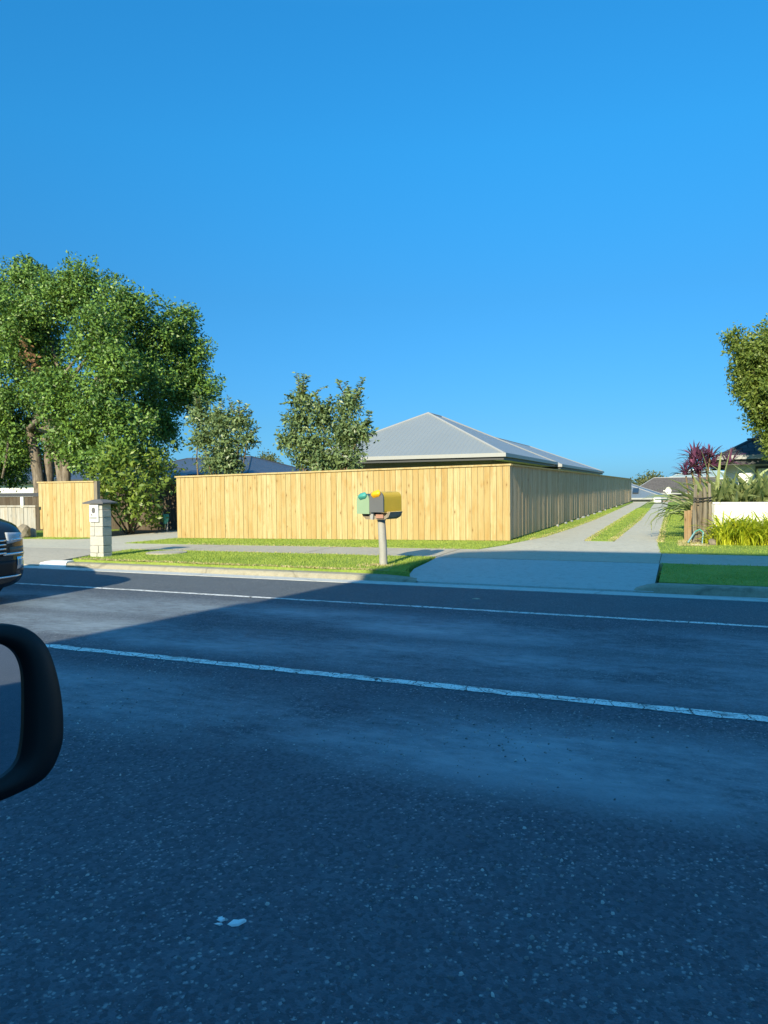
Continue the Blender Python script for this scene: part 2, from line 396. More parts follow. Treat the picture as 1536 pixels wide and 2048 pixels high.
# crossing apron of the right-hand driveway
def apz(x, y): return .03 + (min(max((y - 10.15) / 2.5, 0), 1) ** .8) * (gz(x, 12.65) + .006 - .03)
LEFTEDGE = [(10.14, -3.72), (10.5, -4.02), (11.2, -4.18), (12.0, -4.2), (12.7, -4.25)]
sheet('crossing', [(y, interp(y, LEFTEDGE), -.36) for y in lin(10.138, 12.62, 12)], MAT['apron'], apz, 10)
sheet('footpath', [(y, -11.6, 40) for y in (12.626, 13.2, 14.3)], MAT['path'], lambda x, y: gz(x, y) + .006, 60)
# left driveway
sheet('driveway', [(y, -21.4, interp(y, [(10.138, -11.62), (11.9, -11.64), (12.62, -11.62)])) for y in (10.138, 10.6, 11.3, 12.0, 12.62)], MAT['path'],
      lambda x, y: .03 + min(max((y - 10.14) / 1.6, 0), 1) * (gz(x, y) + .004 - .03), 8)
sheet('driveway', [(12.626, -40, -11.606), (14.3, -40, -11.606), (14.32, -40, -13.34), (16.2, -22, -13.4), (18.5, -16.2, -13.4), (30, -16.2, -13.4)], MAT['conc'], lambda x, y: gz(x, y) + .005, 8)
# long right driveway: flared throat, then two wheel strips with grass between
SL = [(14.31, -3.9), (15, -3.66), (16.2, -3.45), (18, -3.2), (22, -3.08), (28, -3.05), (57, -3.44), (61, -3.5)]
SLr = [(16.85, -2.08), (28, -2.2), (57, -2.44), (61, -2.45)]
SRl = [(16.85, -1.46), (28, -1.45), (57, -1.9), (61, -1.95)]
SRr = [(14.31, -.38), (16.5, -.5), (28, -.64), (57, -1.0), (61, -1.05)]
sheet('driveway', [(y, interp(y, SL), interp(y, SRr)) for y in lin(14.306, 16.85, 6)], MAT['conc'], lambda x, y: gz(x, y) + .005, 6)
ys = [16.85, 18, 20, 22, 25, 28, 34, 42, 50, 57, 60]
sheet('driveway_strip', [(y, interp(y, SL) + random.uniform(-.03, .03), interp(y, SLr) + random.uniform(-.04, .04)) for y in ys], MAT['conc'], lambda x, y: gz(x, y) + .004, 3)
sheet('driveway_strip', [(y, interp(y, SRl) + random.uniform(-.04, .04), interp(y, SRr) + random.uniform(-.03, .03)) for y in ys], MAT['conc'], lambda x, y: gz(x, y) + .004, 3)

for x in (-10.1, -7.2, -4.3, -.36, 2.4):
    mb = MB(); mb.add([(x - .006, 12.64, gz(x, 12.64) + .0105), (x + .006, 12.64, gz(x, 12.64) + .0105), (x + .006, 14.29, gz(x, 14.29) + .0105), (x - .006, 14.29, gz(x, 14.29) + .0105)], [(0, 1, 2, 3)]); tag(mb.build('path_joint', MAT['soil'], fix=False), kind='structure')
mb = MB(); mb.add([(-4.2, 12.617, gz(-4.2, 12.62) + .011), (-.37, 12.617, gz(-1, 12.62) + .011), (-.37, 12.629, gz(-1, 12.62) + .011), (-4.2, 12.629, gz(-4.2, 12.62) + .011)], [(0, 1, 2, 3)]); tag(mb.build('path_joint', MAT['soil'], fix=False), kind='structure')
def lawn(stations, nx=10, dz=.012):
    f = lambda x, y: gz(x, y) + dz + .006 * math.sin(x * 3.1) * math.sin(y * 2.3)
    sheet('lawn', stations, MAT['lawn'], f, nx); return f
LAWNS = []
def add_lawn(stations, nx=10, dens=1200, h=.027, dz=.012):
    lawn(stations, nx, dz); LAWNS.append((stations, dens, h, dz))
add_lawn([(y, interp(y, [(10.35, -10.95), (11.2, -11.25), (12.62, -11.55)]), interp(y, LEFTEDGE) - .04 - .05 * (i % 2)) for i, y in enumerate(lin(10.35, 12.62, 14))], 30, 1900)
add_lawn([(y, -.3, 40) for y in lin(10.35, 12.62, 6)], 60, 500)
add_lawn([(y, interp(y, [(14.3, -13.3), (16.4, -13.35)]), interp(y, SL) - .03) for y in lin(14.306, 16.3, 8)], 30, 1500)
add_lawn([(y, -3.68, interp(y, SL) - .0) for y in (16.31, 18, 20, 22, 25, 28, 34, 42, 50, 57, 61)], 3, 700)
add_lawn([(y, interp(y, SLr), interp(y, SRl)) for y in (16.9, 18, 20, 22, 25, 28, 34, 42, 50, 57, 60)], 3, 800)
add_lawn([(y, interp(y, SRr), 30) for y in (14.306, 14.8, 15.5, 16.3)], 40, 500)
add_lawn([(y, interp(y, SRr), .32) for y in (16.3, 17, 18, 20, 22, 25, 28, 34, 42, 50, 57, 61)], 3, 500)
add_lawn([(15.35, -18.8, -16.4), (15.8, -19, -16.1), (16.28, -19, -16.1)], 6, 900)
sheet('lawn', [(16.31, -60, -18.7), (30, -60, -18.7)], MAT['lawn'], lambda x, y: gz(x, y) + .01, 6)
sheet('lawn', [(12.6, -60, -40.05), (16.3, -60, -40.05)], MAT['lawn'], lambda x, y: gz(x, y) + .01, 6)
sheet('bare_soil', [(16.31, -18.68, -16.21), (22, -18.68, -16.21)], MAT['soil'], lambda x, y: gz(x, y) + .008, 4)
sheet('lawn', [(16.42, -13.3, -3.75), (61, -13.3, -3.75)], MAT['lawn'], lambda x, y: gz(x, min(y, 57)) + .006, 4)
sheet('lawn', [(16.31, .34, 60), (61, .34, 60)], MAT['lawn'], lambda x, y: gz(x, min(y, 57)) + .006, 4)
sheet('lawn', [(y, -600, 600) for y in (61.1, 70, 82, 900)], MAT['lawn'], lambda x, y: gz(0, y) - .02, 4)

def grass_blades():
    P = []; hh = []
    for st, dens, h, dz in LAWNS:
        for (y0, a0, b0), (y1, a1, b1) in zip(st, st[1:]):
            xl, xr = min(a0, a1), min(max(b0, b1), 3.0)
            if y0 > 34: continue
            area = (y1 - y0) * (max(b0, b1) - xl) if max(b0, b1) < 3 else (y1 - y0) * (3 - xl)
            n = int(area * dens)
            u = RNG.random(n); w = RNG.random(n); y = y0 + (y1 - y0) * u
            xa = a0 + (a1 - a0) * u; xb = np.minimum(b0 + (b1 - b0) * u, 3.0); x = xa - .03 + (xb - xa + .06) * w
            z = np.array([gz(a, b) for a, b in zip(x, y)]) + dz - .005
            P.append(np.stack([x, y, z], 1)); hh.append(np.full(n, h))
    P = np.concatenate(P); h = np.concatenate(hh) * RNG.uniform(.5, 1.4, len(P)); n = len(P)
    th = RNG.uniform(0, 2 * np.pi, n); d = np.stack([np.cos(th), np.sin(th), 0 * th], 1)
    lean = np.stack([RNG.normal(0, .4, n), RNG.normal(0, .4, n), np.ones(n)], 1) * h[:, None]
    V = np.stack([P - d * .006, P + d * .006, P + lean], 1).reshape(-1, 3)
    F = np.arange(3 * n).reshape(n, 3)
    cl = np.sin(P[:, 0] * 2.1) * np.sin(P[:, 1] * 3.3) * .18
    t = np.clip(RNG.beta(2, 2, n) + cl, 0, 1); tint = np.repeat(t, 3); tint[2::3] = np.clip(t + .15, 0, 1)
    tag(raw_mesh('lawn_grass', V, F, tint, MAT['grass']), 'short mown green grass on the verge and beside the driveway', 'grass', kind='stuff')
grass_blades()

def edging():
    """dead straw-coloured grass along the concrete edges"""
    P = []
    for tab, sgn in ((SLr, 1), (SRl, -1), (SRr, 1), (SL, -1)):
        for k in range(700):
            y = 16.9 + 17 * random.random() ** 1.5; P.append((interp(y, tab) + sgn * random.uniform(-.03, .12), y, gz(-2, y) + .008))
    for k in range(1500): x = random.uniform(-10.8, -4.3); P.append((x, 10.36 + abs(random.gauss(0, .06)), .135))
    for k in range(700): x = random.uniform(-11.4, -4.3); P.append((x, random.choice((12.6, 14.32)) + random.gauss(0, .03), gz(x, 13) + .012))
    for k in range(350): a = random.uniform(0, 6.3); r = abs(random.gauss(0, .14)); P.append((-4.78 + r * math.cos(a) * 1.3, 11.05 + r * math.sin(a), .14))
    for k in range(900): P.append((random.uniform(-.1, .5), random.uniform(15.9, 17.4), gz(0, 16.5) + .01))
    P = np.array(P); n = len(P); th = RNG.uniform(0, 6.28, n); d = np.stack([np.cos(th), np.sin(th), 0 * th], 1)
    lean = np.stack([RNG.normal(0, .03, n), RNG.normal(0, .03, n), RNG.uniform(.015, .04, n)], 1)
    V = np.stack([P - d * .012, P + d * .012, P + lean], 1).reshape(-1, 3)
    tag(raw_mesh('dry_grass', V, np.arange(3 * n).reshape(n, 3), np.repeat(RNG.random(n), 3), MAT['dry']), 'straw coloured dead grass along the concrete edges', 'grass', kind='stuff')
edging()

def loose_chips():
    n = 9000; x = RNG.uniform(-4.6, 2.2, n); y = 1.3 + 3.5 * RNG.random(n) ** 1.15
    cl = np.sin(x * 2.3 + y) + np.sin(y * 3.1 - x * 1.2) + RNG.normal(0, 1.0, n); k = cl > .5; x, y = x[k], y[k]; n = len(x)
    r = .0035 + .0065 * RNG.random(n) ** 2.2
    ang = np.arange(5) * 2 * np.pi / 5
    V = np.zeros((n, 11, 3)); rot = RNG.uniform(0, 6.28, n); el = RNG.uniform(.45, 1, n)
    for j in range(5):
        rr = r * RNG.uniform(.7, 1.2, n); a, b = rr * np.cos(ang[j]), rr * np.sin(ang[j]) * el
        V[:, j, 0] = x + a * np.cos(rot) - b * np.sin(rot); V[:, j, 1] = y + a * np.sin(rot) + b * np.cos(rot); V[:, j, 2] = .0
        V[:, 5 + j, 0] = x + .7 * (V[:, j, 0] - x); V[:, 5 + j, 1] = y + .7 * (V[:, j, 1] - y); V[:, 5 + j, 2] = r * RNG.uniform(.4, .8, n)
    V[:, 10, 0] = x; V[:, 10, 1] = y; V[:, 10, 2] = r * .8
    base = (np.arange(n) * 11)[:, None]
    F = np.concatenate([base + np.array(q)[None] for j in range(5) for q in ((j, (j + 1) % 5, 5 + (j + 1) % 5), (j, 5 + (j + 1) % 5, 5 + j), (5 + j, 5 + (j + 1) % 5, 10))])
    tag(raw_mesh('road_chips', V.reshape(-1, 3), F, np.repeat(RNG.random(n) ** 2.2, 11), MAT['stones']), 'pale loose stone chips bedded in the near asphalt', 'gravel', kind='stuff')
loose_chips()

# ------------------------------------------------------------------ fences
def palings(mb, p0, p1, zb, zt, w=.15, t=.018, gap=.008, jag=0.0):
    """vertical boards from p0 to p1 (xy); zb, zt functions of 0..1"""
    p0 = np.array(p0, float); p1 = np.array(p1, float); L = np.linalg.norm(p1 - p0); d = (p1 - p0) / L; nn = np.array([-d[1], d[0]])
    n = max(1, round(L / w)); w = L / n
    for i in range(n):
        s0, s1 = i * w + gap / 2, (i + 1) * w - gap / 2; j = random.uniform(0, .006); u = (i + .5) / n; q = random.uniform(-jag, jag); j += random.choice((0, 0, .004)) if jag else 0
        tone = random.random()
        a = p0 + d * s0 + nn * j; b = p0 + d * s1 + nn * (j + random.uniform(-.003, .003)); a2 = a + nn * t; b2 = b + nn * t
        z0 = zb(u); zz = zt(u) + q
        mb.add([(*a, z0), (*b, z0), (*b2, z0), (*a2, z0), (*a, zz), (*b, zz), (*b2, zz), (*a2, zz)],
               [(3, 2, 1, 0), (4, 5, 6, 7), (0, 1, 5, 4), (1, 2, 6, 5), (2, 3, 7, 6), (3, 0, 4, 7)], tone)
    return mb

fe = thing('timber_fence', (-3.72, 16.32, .18), 'long new pine paling fence turning the corner beside the driveway', 'fence')
ztop = lambda x: 1.975 - (-3.72 - x) * (1.975 - 1.845) / 9.55
zbot = lambda x: gz(x, 16.32) + .02
mb = MB(); palings(mb, (-13.27, 16.32), (-3.722, 16.32), lambda u: zbot(-13.27 + 9.55 * u), lambda u: ztop(-13.27 + 9.55 * u) - .03)
mb.build('front_palings', MAT['pine'], fe)
mb = MB(); palings(mb, (-3.70, 16.34), (-3.70, 58.5), lambda u: .18 + .05, lambda u: 1.945 - .0 * u, jag=.004)
mb.build('side_palings', MAT['side_pine'], fe)
mb = MB(); mb.add([(x, y, ztop(x) + z) for x in (-13.3, -3.66) for y, z in ((16.285, -.028), (16.385, -.028), (16.385, .012), (16.285, .012))],
                  [(0, 1, 2, 3), (7, 6, 5, 4), (0, 4, 5, 1), (1, 5, 6, 2), (2, 6, 7, 3), (3, 7, 4, 0)], .93)
mb.box(-3.79, -3.655, 16.387, 58.55, 1.948, 1.985, .3); mb.build('capping', MAT['pine'], fe)
for y in np.arange(17.2, 58, 2.4):
    mb = MB(); mb.box(-3.85, -3.76, y, y + .1, .1, 1.9, random.random())
    mb.build('post', MAT['pine'], fe)
for x in np.arange(-12.9, -4, 2.3):
    mb = MB(); mb.box(x, x + .1, 16.4, 16.49, .05, 1.8, random.random())
    mb.build('post', MAT['pine'], fe)
mb = MB(); mb.box(-13.262, -3.86, 16.36, 16.4, .5, .59, .4); mb.box(-13.262, -3.86, 16.36, 16.4, 1.5, 1.59, .6)
mb.box(-3.76, -3.722, 16.5, 58.4, .5, .59, .3); mb.box(-3.76, -3.722, 16.5, 58.4, 1.5, 1.59, .3); mb.build('rail', MAT['pine'], fe)
mb = MB(); mb.box(-3.722, -3.7, 16.321, 16.339, .18, 1.94, .9); mb.build('corner_trim', MAT['pine'], fe)

fp = thing('timber_fence', (-17.4, 16.3, .05), 'short new pine fence panel behind the stone letterbox pillar', 'fence')
mb = MB(); palings(mb, (-18.6, 16.3), (-16.33, 16.3), lambda u: .03 + (.26 if u < .05 else 0.0), lambda u: 1.725, w=.15)
mb.build('palings', MAT['pine'], fp)
mb = MB(); mb.box(-18.63, -16.3, 16.27, 16.35, 1.73, 1.77, .93); mb.build('capping', MAT['pine'], fp)
mb = MB(); mb.box(-16.32, -16.2, 16.3, 16.42, .05, 1.76, .33); mb.build('post', MAT['old_wood'], fp)

lf = thing('picket_fence', (-20, 16.1, .02), 'low weathered grey paling fence beside the moving car', 'fence')
mb = MB(); palings(mb, (-40, 16.12), (-18.55, 16.12), lambda u: .0, lambda u: .985, w=.17, jag=.012, gap=.012); mb.build('palings', MAT['grey_wood'], lf)
mb = MB(); mb.box(-40.05, -18.5, 16.08, 16.2, .99, 1.035, .9); mb.build('capping', MAT['grey_wood'], lf)

df = thing('rail_fence', (-23, 19.6, 0), 'dark boarded fence behind the low grey fence', 'fence')
mb = MB(); palings(mb, (-45, 19.6), (-20.9, 19.6), lambda u: .0, lambda u: 1.28, w=.2); mb.build('boards', MAT['dark_wood'], df)
mb = MB(); mb.box(-45, -20.85, 19.56, 19.72, 1.285, 1.42, .5); mb.build('top_rail', MAT['fascia_dk'], df)
mb = MB(); mb.box(-23.25, -23.1, 19.54, 19.597, .3, 1.27, .5); mb.build('marker_post', MAT['white'], df)

sf = thing('dark_fence', (-16, 20.6, 0), 'dark brown fence with a post behind the shrub', 'fence')
mb = MB(); palings(mb, (-20.8, 20.6), (-13.42, 20.6), lambda u: .0, lambda u: 1.72, w=.2); mb.build('palings', MAT['dark_wood'], sf)
mb = MB(); mb.box(-20.8, -13.4, 20.56, 20.66, 1.725, 1.77, .9); mb.build('capping', MAT['old_wood'], sf)
for x in (-19.0, -16.05, -13.5):
    mb = MB(); mb.box(x, x + .12, 20.48, 20.597, .0, 1.715, .4); mb.build('post', MAT['dark_wood'], sf)

# pale stones along the foot of the side fence
def rock_mesh(rx, ry, rz, seed):
    bm = bmesh.new(); bmesh.ops.create_icosphere(bm, subdivisions=2, radius=1); r = random.Random(seed)
    ph = [r.uniform(0, 6) for _ in range(6)]
    for v in bm.verts:
        p = v.co; k = 1 + .16 * math.sin(3 * p.x + ph[0]) * math.sin(2.6 * p.y + ph[1]) + .12 * math.sin(4 * p.z + ph[2] + 2 * p.x) + r.uniform(-.05, .05)
        v.co = Vector((p.x * rx * k, p.y * ry * k, p.z * rz * k))
    me = bpy.data.meshes.new('stone'); bm.to_mesh(me); bm.free(); return me
sm = rock_mesh(.05, .17, .05, 3); sm.materials.append(MAT['stone'])
for k, y in enumerate((22.6, 24.3, 25.7, 27.3, 28.9, 30.4, 32.6, 35, 37.4, 40.5, 44, 48)):
    o = bpy.data.objects.new('edging_stone', sm); C.objects.link(o); o.location = (-3.62, y, .215); o.rotation_euler.z = random.uniform(-.2, .2)
    o.scale = (1, random.uniform(.8, 1.7), random.uniform(.7, 1.2))
    tag(o, 'small pale stone at the foot of the shaded side fence', 'stone', 'pale stones along the side fence')

# ------------------------------------------------------------------ houses
def hip(name, mat, parent, x0, x1, y0, y1, ze, ra, rb, ov=0.0):
    """hip roof: eave rectangle at ze and ridge ra-rb (x,y,z); UV u along each eave"""
    c = [(x0, y0, ze), (x1, y0, ze), (x1, y1, ze), (x0, y1, ze)]; V = c + [ra, rb]
    if abs(ra[1] - rb[1]) > abs(ra[0] - rb[0]): F = [(0, 1, 4), (1, 2, 5, 4), (2, 3, 5), (3, 0, 4, 5)]
    else: F = [(0, 1, 5, 4), (1, 2, 5), (2, 3, 4, 5), (3, 0, 4)]
    F.append((3, 2, 1, 0))
    me = bpy.data.meshes.new(name); me.from_pydata(V, [], F); uv = me.uv_layers.new(name='UVMap')
    for p in me.polygons:
        a, b = Vector(V[p.vertices[0]]), Vector(V[p.vertices[1]]); e = (b - a).normalized(); nn = p.normal; s = nn.cross(e)
        for li in p.loop_indices:
            q = Vector(V[me.loops[li].vertex_index]) - a; uv.data[li].uv = (q.dot(e), q.dot(s))
    me.materials.append(mat); me.update()
    o = bpy.data.objects.new(name, me); C.objects.link(o); o.parent = parent; o.matrix_parent_inverse = Matrix.Translation(-Vector(parent.location))
    # ridge and hip caps
    mb = MB()
    for a, b in ((0, 4), (1, 4), (2, 5), (3, 5), (4, 5)) if abs(ra[1] - rb[1]) > abs(ra[0] - rb[0]) else ((0, 4), (3, 4), (1, 5), (2, 5), (4, 5)):
        mb.tube([V[a], V[b]], .055, 6)
    return o, mb

def ring_box(mb, x0, x1, y0, y1, z0, z1, t):
    mb.box(x0, x1, y0, y0 + t, z0, z1); mb.box(x0, x1, y1 - t, y1, z0, z1)
    mb.box(x0, x0 + t, y0 + t, y1 - t, z0, z1); mb.box(x1 - t, x1, y0 + t, y1 - t, z0, z1)

def unit(x0, x1, y0, y1, ze, ra, rb, label, wins=()):
    h = thing('grey_roofed_house', ((x0 + x1) / 2, (y0 + y1) / 2, .15), label, 'house')
    r, caps = hip('roof', MAT['roof_grey'], h, x0, x1, y0, y1, ze, ra, rb)
    cp = caps.build('ridge_capping', MAT['fascia'], r)
    mb = MB(); ring_box(mb, x0 - .1, x1 + .1, y0 - .1, y1 + .1, ze - .13, ze + .01, .1); mb.build('gutter', MAT['fascia'], h)
    mb = MB(); ring_box(mb, x0, x1, y0, y1, ze - .24, ze - .132, .03); mb.build('fascia', MAT['fascia_dk'], h)
    mb = MB(); mb.box(x0 + .03, x1 - .03, y0 + .03, y1 - .03, ze - .215, ze - .185); mb.build('soffit', MAT['white'], h)
    mb = MB(); mb.box(x0 + .6, x1 - .6, y0 + .6, y1 - .6, 0, ze - .218); w = mb.build('wall', MAT['brick'], h)
    for (y, wd, z0, z1) in wins:
        mb = MB(); ring = (x1 - .6, x1 - .55)
        mb.box(*ring, y - .06, y, z0 - .06, z1 + .06); mb.box(*ring, y + wd, y + wd + .06, z0 - .06, z1 + .06)
        mb.box(*ring, y, y + wd, z0 - .06, z0); mb.box(*ring, y, y + wd, z1, z1 + .06); f = mb.build('window', MAT['fascia'], h)
        mb = MB(); mb.box(x1 - .598, x1 - .57, y + .001, y + wd - .001, z0 + .001, z1 - .001); mb.build('pane', MAT['glass'], f)
    return h
unit(-14.3, -6.0, 25.5, 36.9, 2.68, (-10.55, 30.3, 4.80), (-10.55, 32.1, 4.80), 'nearest grey hip roofed house just behind the new fence',
     [(27.5, 1.6, 1.0, 2.2), (31, 2.2, 1.0, 2.2), (34.5, 1.2, 1.0, 2.2)])
unit(-15.4, -5.8, 37.15, 58, 2.58, (-10.6, 42.6, 4.46), (-10.6, 53.2, 4.46), 'second grey hip roofed house set back behind the nearest one',
     [(40, 1.8, 1.0, 2.2), (46, 1.8, 1.0, 2.2), (52, 2.2, 1.0, 2.2)])

# vent pipe and far houses
def small_house(name, label, x0, x1, y0, y1, zg, ze, ra, rb, roof, wall, trim, extra=None, ov=.5):
    h = thing(name, ((x0 + x1) / 2, y0, zg), label, 'house')
    r, caps = hip('roof', roof, h, x0, x1, y0, y1, ze, ra, rb); caps.build('ridge_capping', trim, r)
    mb = MB(); ring_box(mb, x0 - .08, x1 + .08, y0 - .08, y1 + .08, ze - .14, ze + .005, .08); mb.build('gutter', trim, h)
    mb = MB(); ring_box(mb, x0 + .03, x1 - .03, y0 + .03, y1 - .03, ze - .22, ze - .142, .03); mb.build('fascia', MAT['fascia_dk'], h)
    mb = MB(); mb.box(x0 + ov, x1 - ov, y0 + ov, y1 - ov, zg, ze - .02); w = mb.build('wall', wall, h)
    return h, r, w
bh, br_, bw = small_house('blue_roofed_house', 'slate blue roofed house at the far end of the driveway', -12, -1.35, 66, 77, -2.4, .36, (-6.6, 71, 2.2), (-6.2, 71.5, 2.2), MAT['roof_slate'], MAT['fascia_dk'], MAT['fascia'])
mb = MB(); sx = lambda u, v: (-4.15 + .5 * u, 66.9 + 1.1 * v, .36 + (.9 + 1.1 * v) / 5 * 1.84 + .05)
mb.add([sx(0, 0), sx(1, 0), sx(1, 1), sx(0, 1)] + [tuple(np.array(sx(u, v)) + np.array([0, -.02, .08])) for u, v in ((0, 0), (1, 0), (1, 1), (0, 1))], [(4, 5, 6, 7), (0, 1, 5, 4), (1, 2, 6, 5), (2, 3, 7, 6), (3, 0, 4, 7)])
mb.build('skylight', MAT['glass'], br_)
mb = MB(); mb.box(-4.6, -2.3, 66.3, 66.49, -2.3, .12); mb.build('garage_door', MAT['fascia'], bh)
mb = MB(); mb.cbox(-2.32, -1.72, 65.2, 65.8, -1.0, .38, .04); mb.box(-2.08, -1.98, 65.17, 65.199, .0, .12)
tag(mb.build('utility_box', MAT['white']), 'small white box at the far end of the driveway', 'box')
h2, _, _ = small_house('brown_roofed_house', 'brown tile roofed house far behind the slate blue roof', -5.6, 6, 84, 98, -2.5, .6, (-3.2, 91, 2.35), (3.5, 91, 2.35), MAT['btiles'], MAT['brick'], MAT['fascia'])
h3, _, _ = small_house('green_roofed_house', 'pale green roofed house far behind the purple plant', -2.4, 8, 108, 120, -2.4, 2.35, (1.2, 114, 3.7), (4, 114, 3.7), MAT['roof_green'], MAT['white_clad'], MAT['white'])
# satellite dish on a pole
t = thing('satellite_dish', (-1.05, 62.5, -.3), 'white satellite dish on a pole at the driveway end', 'dish')
mb = MB(); rings = []
for k in range(6):
    r = .30 * k / 5 + .004; dpt = .09 * (k / 5) ** 2
    rings.append([(-1.05 + r * math.cos(q) * .75 - dpt * .5, 62.4 - dpt * .8, 1.0 + r * math.sin(q)) for q in [2 * math.pi * j / 18 for j in range(18)]])
mb.loft(rings, False); d = mb.build('dish', MAT['white'], t)
mb = MB(); mb.tube([(-1.05, 62.5, -.3), (-1.05, 62.5, .75), (-1.05, 62.43, .97)], .03); mb.build('pole', MAT['steel'], t)
mb = MB(); mb.tube([(-1.05, 62.38, .72), (-1.42, 62.0, .98)], .012); mb.cbox(-1.47, -1.37, 61.95, 62.05, .94, 1.04, .02); mb.build('receiver', MAT['white'], t)

# left background houses
lh, _, _ = small_house('blue_roofed_house', 'long dark blue roofed house behind the two bushy trees', -36.5, -25.0, 37.5, 48, -.3, 2.5, (-33.5, 42.5, 3.78), (-28, 42.5, 3.78), MAT['roof_blue'], MAT['brick'], MAT['fascia_dk'])
lh2, _, _ = small_house('blue_roofed_house', 'lower dark roofed building between the two bushy trees', -25.6, -18.0, 44, 54, -.3, 2.6, (-24.4, 49, 3.85), (-20, 49, 3.85), MAT['roof_blue'], MAT['brick'], MAT['fascia_dk'])
wh, _, _ = small_house('white_walled_house', 'pale walled house half hidden under the big tree', -44, -28.5, 31, 41, -.3, 2.15, (-40, 36, 3.6), (-33, 36, 3.6), MAT['roof_blue'], MAT['white_clad'], MAT['fascia_dk'])

# right-hand house
rh = thing('white_house', (8, 24, .15), 'white clad house with charcoal roof behind the flax', 'house')
r, caps = hip('roof', MAT['tiles'], rh, 1.02, 14, 24, 33, 2.33, (4.6, 28.4, 4.2), (10, 28.4, 4.2)); caps.build('ridge_capping', MAT['fascia_dk'], r)
mb = MB(); ring_box(mb, .93, 14.1, 23.9, 33.1, 2.21, 2.335, .09); mb.build('gutter', MAT['fascia'], rh)
mb = MB(); ring_box(mb, 1.05, 13.97, 24.03, 32.97, 2.05, 2.208, .03); mb.build('fascia', MAT['fascia_dk'], rh)
mb = MB(); mb.box(1.6, 13.4, 24.6, 32.4, .1, 2.19)
for k in range(13): mb.box(1.585, 13.415, 24.585, 24.599, .15 + k * .155, .29 + k * .155)
mb.build('wall', MAT['white_clad'], rh)
mb = MB(); mb.box(2.05, 2.12, 24.53, 24.584, .9, 2.0); mb.box(3.6, 3.67, 24.53, 24.584, .9, 2.0); mb.box(2.12, 3.6, 24.53, 24.584, 1.93, 2.0); mb.box(2.12, 3.6, 24.53, 24.584, .9, .97)
f = mb.build('window', MAT['fascia_dk'], rh)
mb = MB()
for k in range(16): mb.box(2.125 + k * .092, 2.2 + k * .092, 24.545, 24.575, .975, 1.925, random.random())
mb.build('blind', MAT['white'], f)
mb = MB(); mb.box(1.9, 2.15, 25.15, 25.4, 2.55, 2.86); mb.box(1.87, 2.18, 25.12, 25.43, 2.86, 2.9); mb.build('chimney', MAT['ironrust'], rh)

# building behind the camera, on our side of the street: it throws the big shadow
bb = thing('street_building', (3, -11, 0), 'plain tall building on the camera side of the street', 'building')
mb = MB(); mb.box(-5.6, 16, -14, -8, -.05, 5.0); w = mb.build('wall', MAT['brick'], bb)
mb = MB(); mb.prism([(-5.66, 5.003), (16.06, 5.003), (14.5, 10.47), (2.1, 10.44), (-2.27, 10.3), (-3.53, 10.0), (-4.66, 7.15), (-4.78, 7.1)], -14.05, -7.95); mb.build('roof', MAT['tiles2'], bb)
for x in np.arange(-5.6, 14, 3.2):
    for z in (.6, 3.0):
        mb = MB(); mb.box(x, x + 1.5, -7.998, -7.93, z, z + 1.5); f = mb.build('window', MAT['white'], bb)
        mb = MB(); mb.box(x + .07, x + 1.43, -7.93, -7.92, z + .07, z + 1.43); mb.build('pane', MAT['glass'], f)

# ------------------------------------------------------------------ vegetation
def leaf_geo(P, D, N, L, W, tint):
    """diamond leaves folded on the midrib"""
    S = nrm(np.cross(D, N)); Nn = nrm(np.cross(S, D)); L = L[:, None]; W = W[:, None]
    a = P; b = P + D * L * .45 + S * W * .5 + Nn * W * .15; c = P + D * L - Nn * L * .08; d = P + D * L * .45 - S * W * .5 + Nn * W * .15
    V = np.stack([a, b, c, d], 1).reshape(-1, 3); F = np.arange(len(V)).reshape(-1, 4)
    return V, F, np.repeat(tint, 4)

def blob_leaves(blobs, density, size, tuft=9, spread=.16, aspect=.42, inner=.5, seed=1, lump=.16, bias=.5):
    rng = np.random.default_rng(seed); out = []
    for c, r in blobs:
        c = np.array(c); r = np.array(r, float) * np.ones(3); n = max(4, int(density * 12.6 * (np.prod(r) ** (2 / 3))))
        u = nrm(rng.normal(size=(n, 3))); ph = rng.uniform(0, 6, 6)
        k = 1 + lump * (np.sin(5 * u[:, 0] + ph[0]) * np.sin(4 * u[:, 1] + ph[1]) + np.sin(6 * u[:, 2] + ph[2] + 3 * u[:, 0]) * .7)
        sh = np.where(rng.random(n) < inner, rng.uniform(.45, .9, n), rng.uniform(.88, 1.08, n))
        p = c + u * r * (k * sh)[:, None]; tb = rng.normal(0, .16, n)
        T = np.repeat(p, tuft, 0) + rng.normal(0, spread, (n * tuft, 3)); U = np.repeat(u, tuft, 0)
        D = nrm(U * bias + rng.normal(0, .7, (n * tuft, 3)) + np.array([0, 0, -.1])); N = nrm(U * .95 + np.array([0, -.1, .4]) + rng.normal(0, .45, (n * tuft, 3)))
        L = size * rng.uniform(.6, 1.3, n * tuft); tint = np.clip(.45 + np.repeat(tb, tuft) + rng.normal(0, .17, n * tuft), 0, 1)
        out.append(leaf_geo(T, D, N, L, L * aspect * rng.uniform(.8, 1.25, n * tuft), tint))
    V, F, T = [], [], []; o = 0
    for v, f, t in out: V.append(v); F.append(f + o); T.append(t); o += len(v)
    return np.concatenate(V), np.concatenate(F), np.concatenate(T)

def joinm(*parts):
    V, F, T = [], [], []; o = 0
    for v, f, t in parts: V.append(v); F.append(f + o); T.append(t); o += len(v)
    return np.concatenate(V), np.concatenate(F), np.concatenate(T)

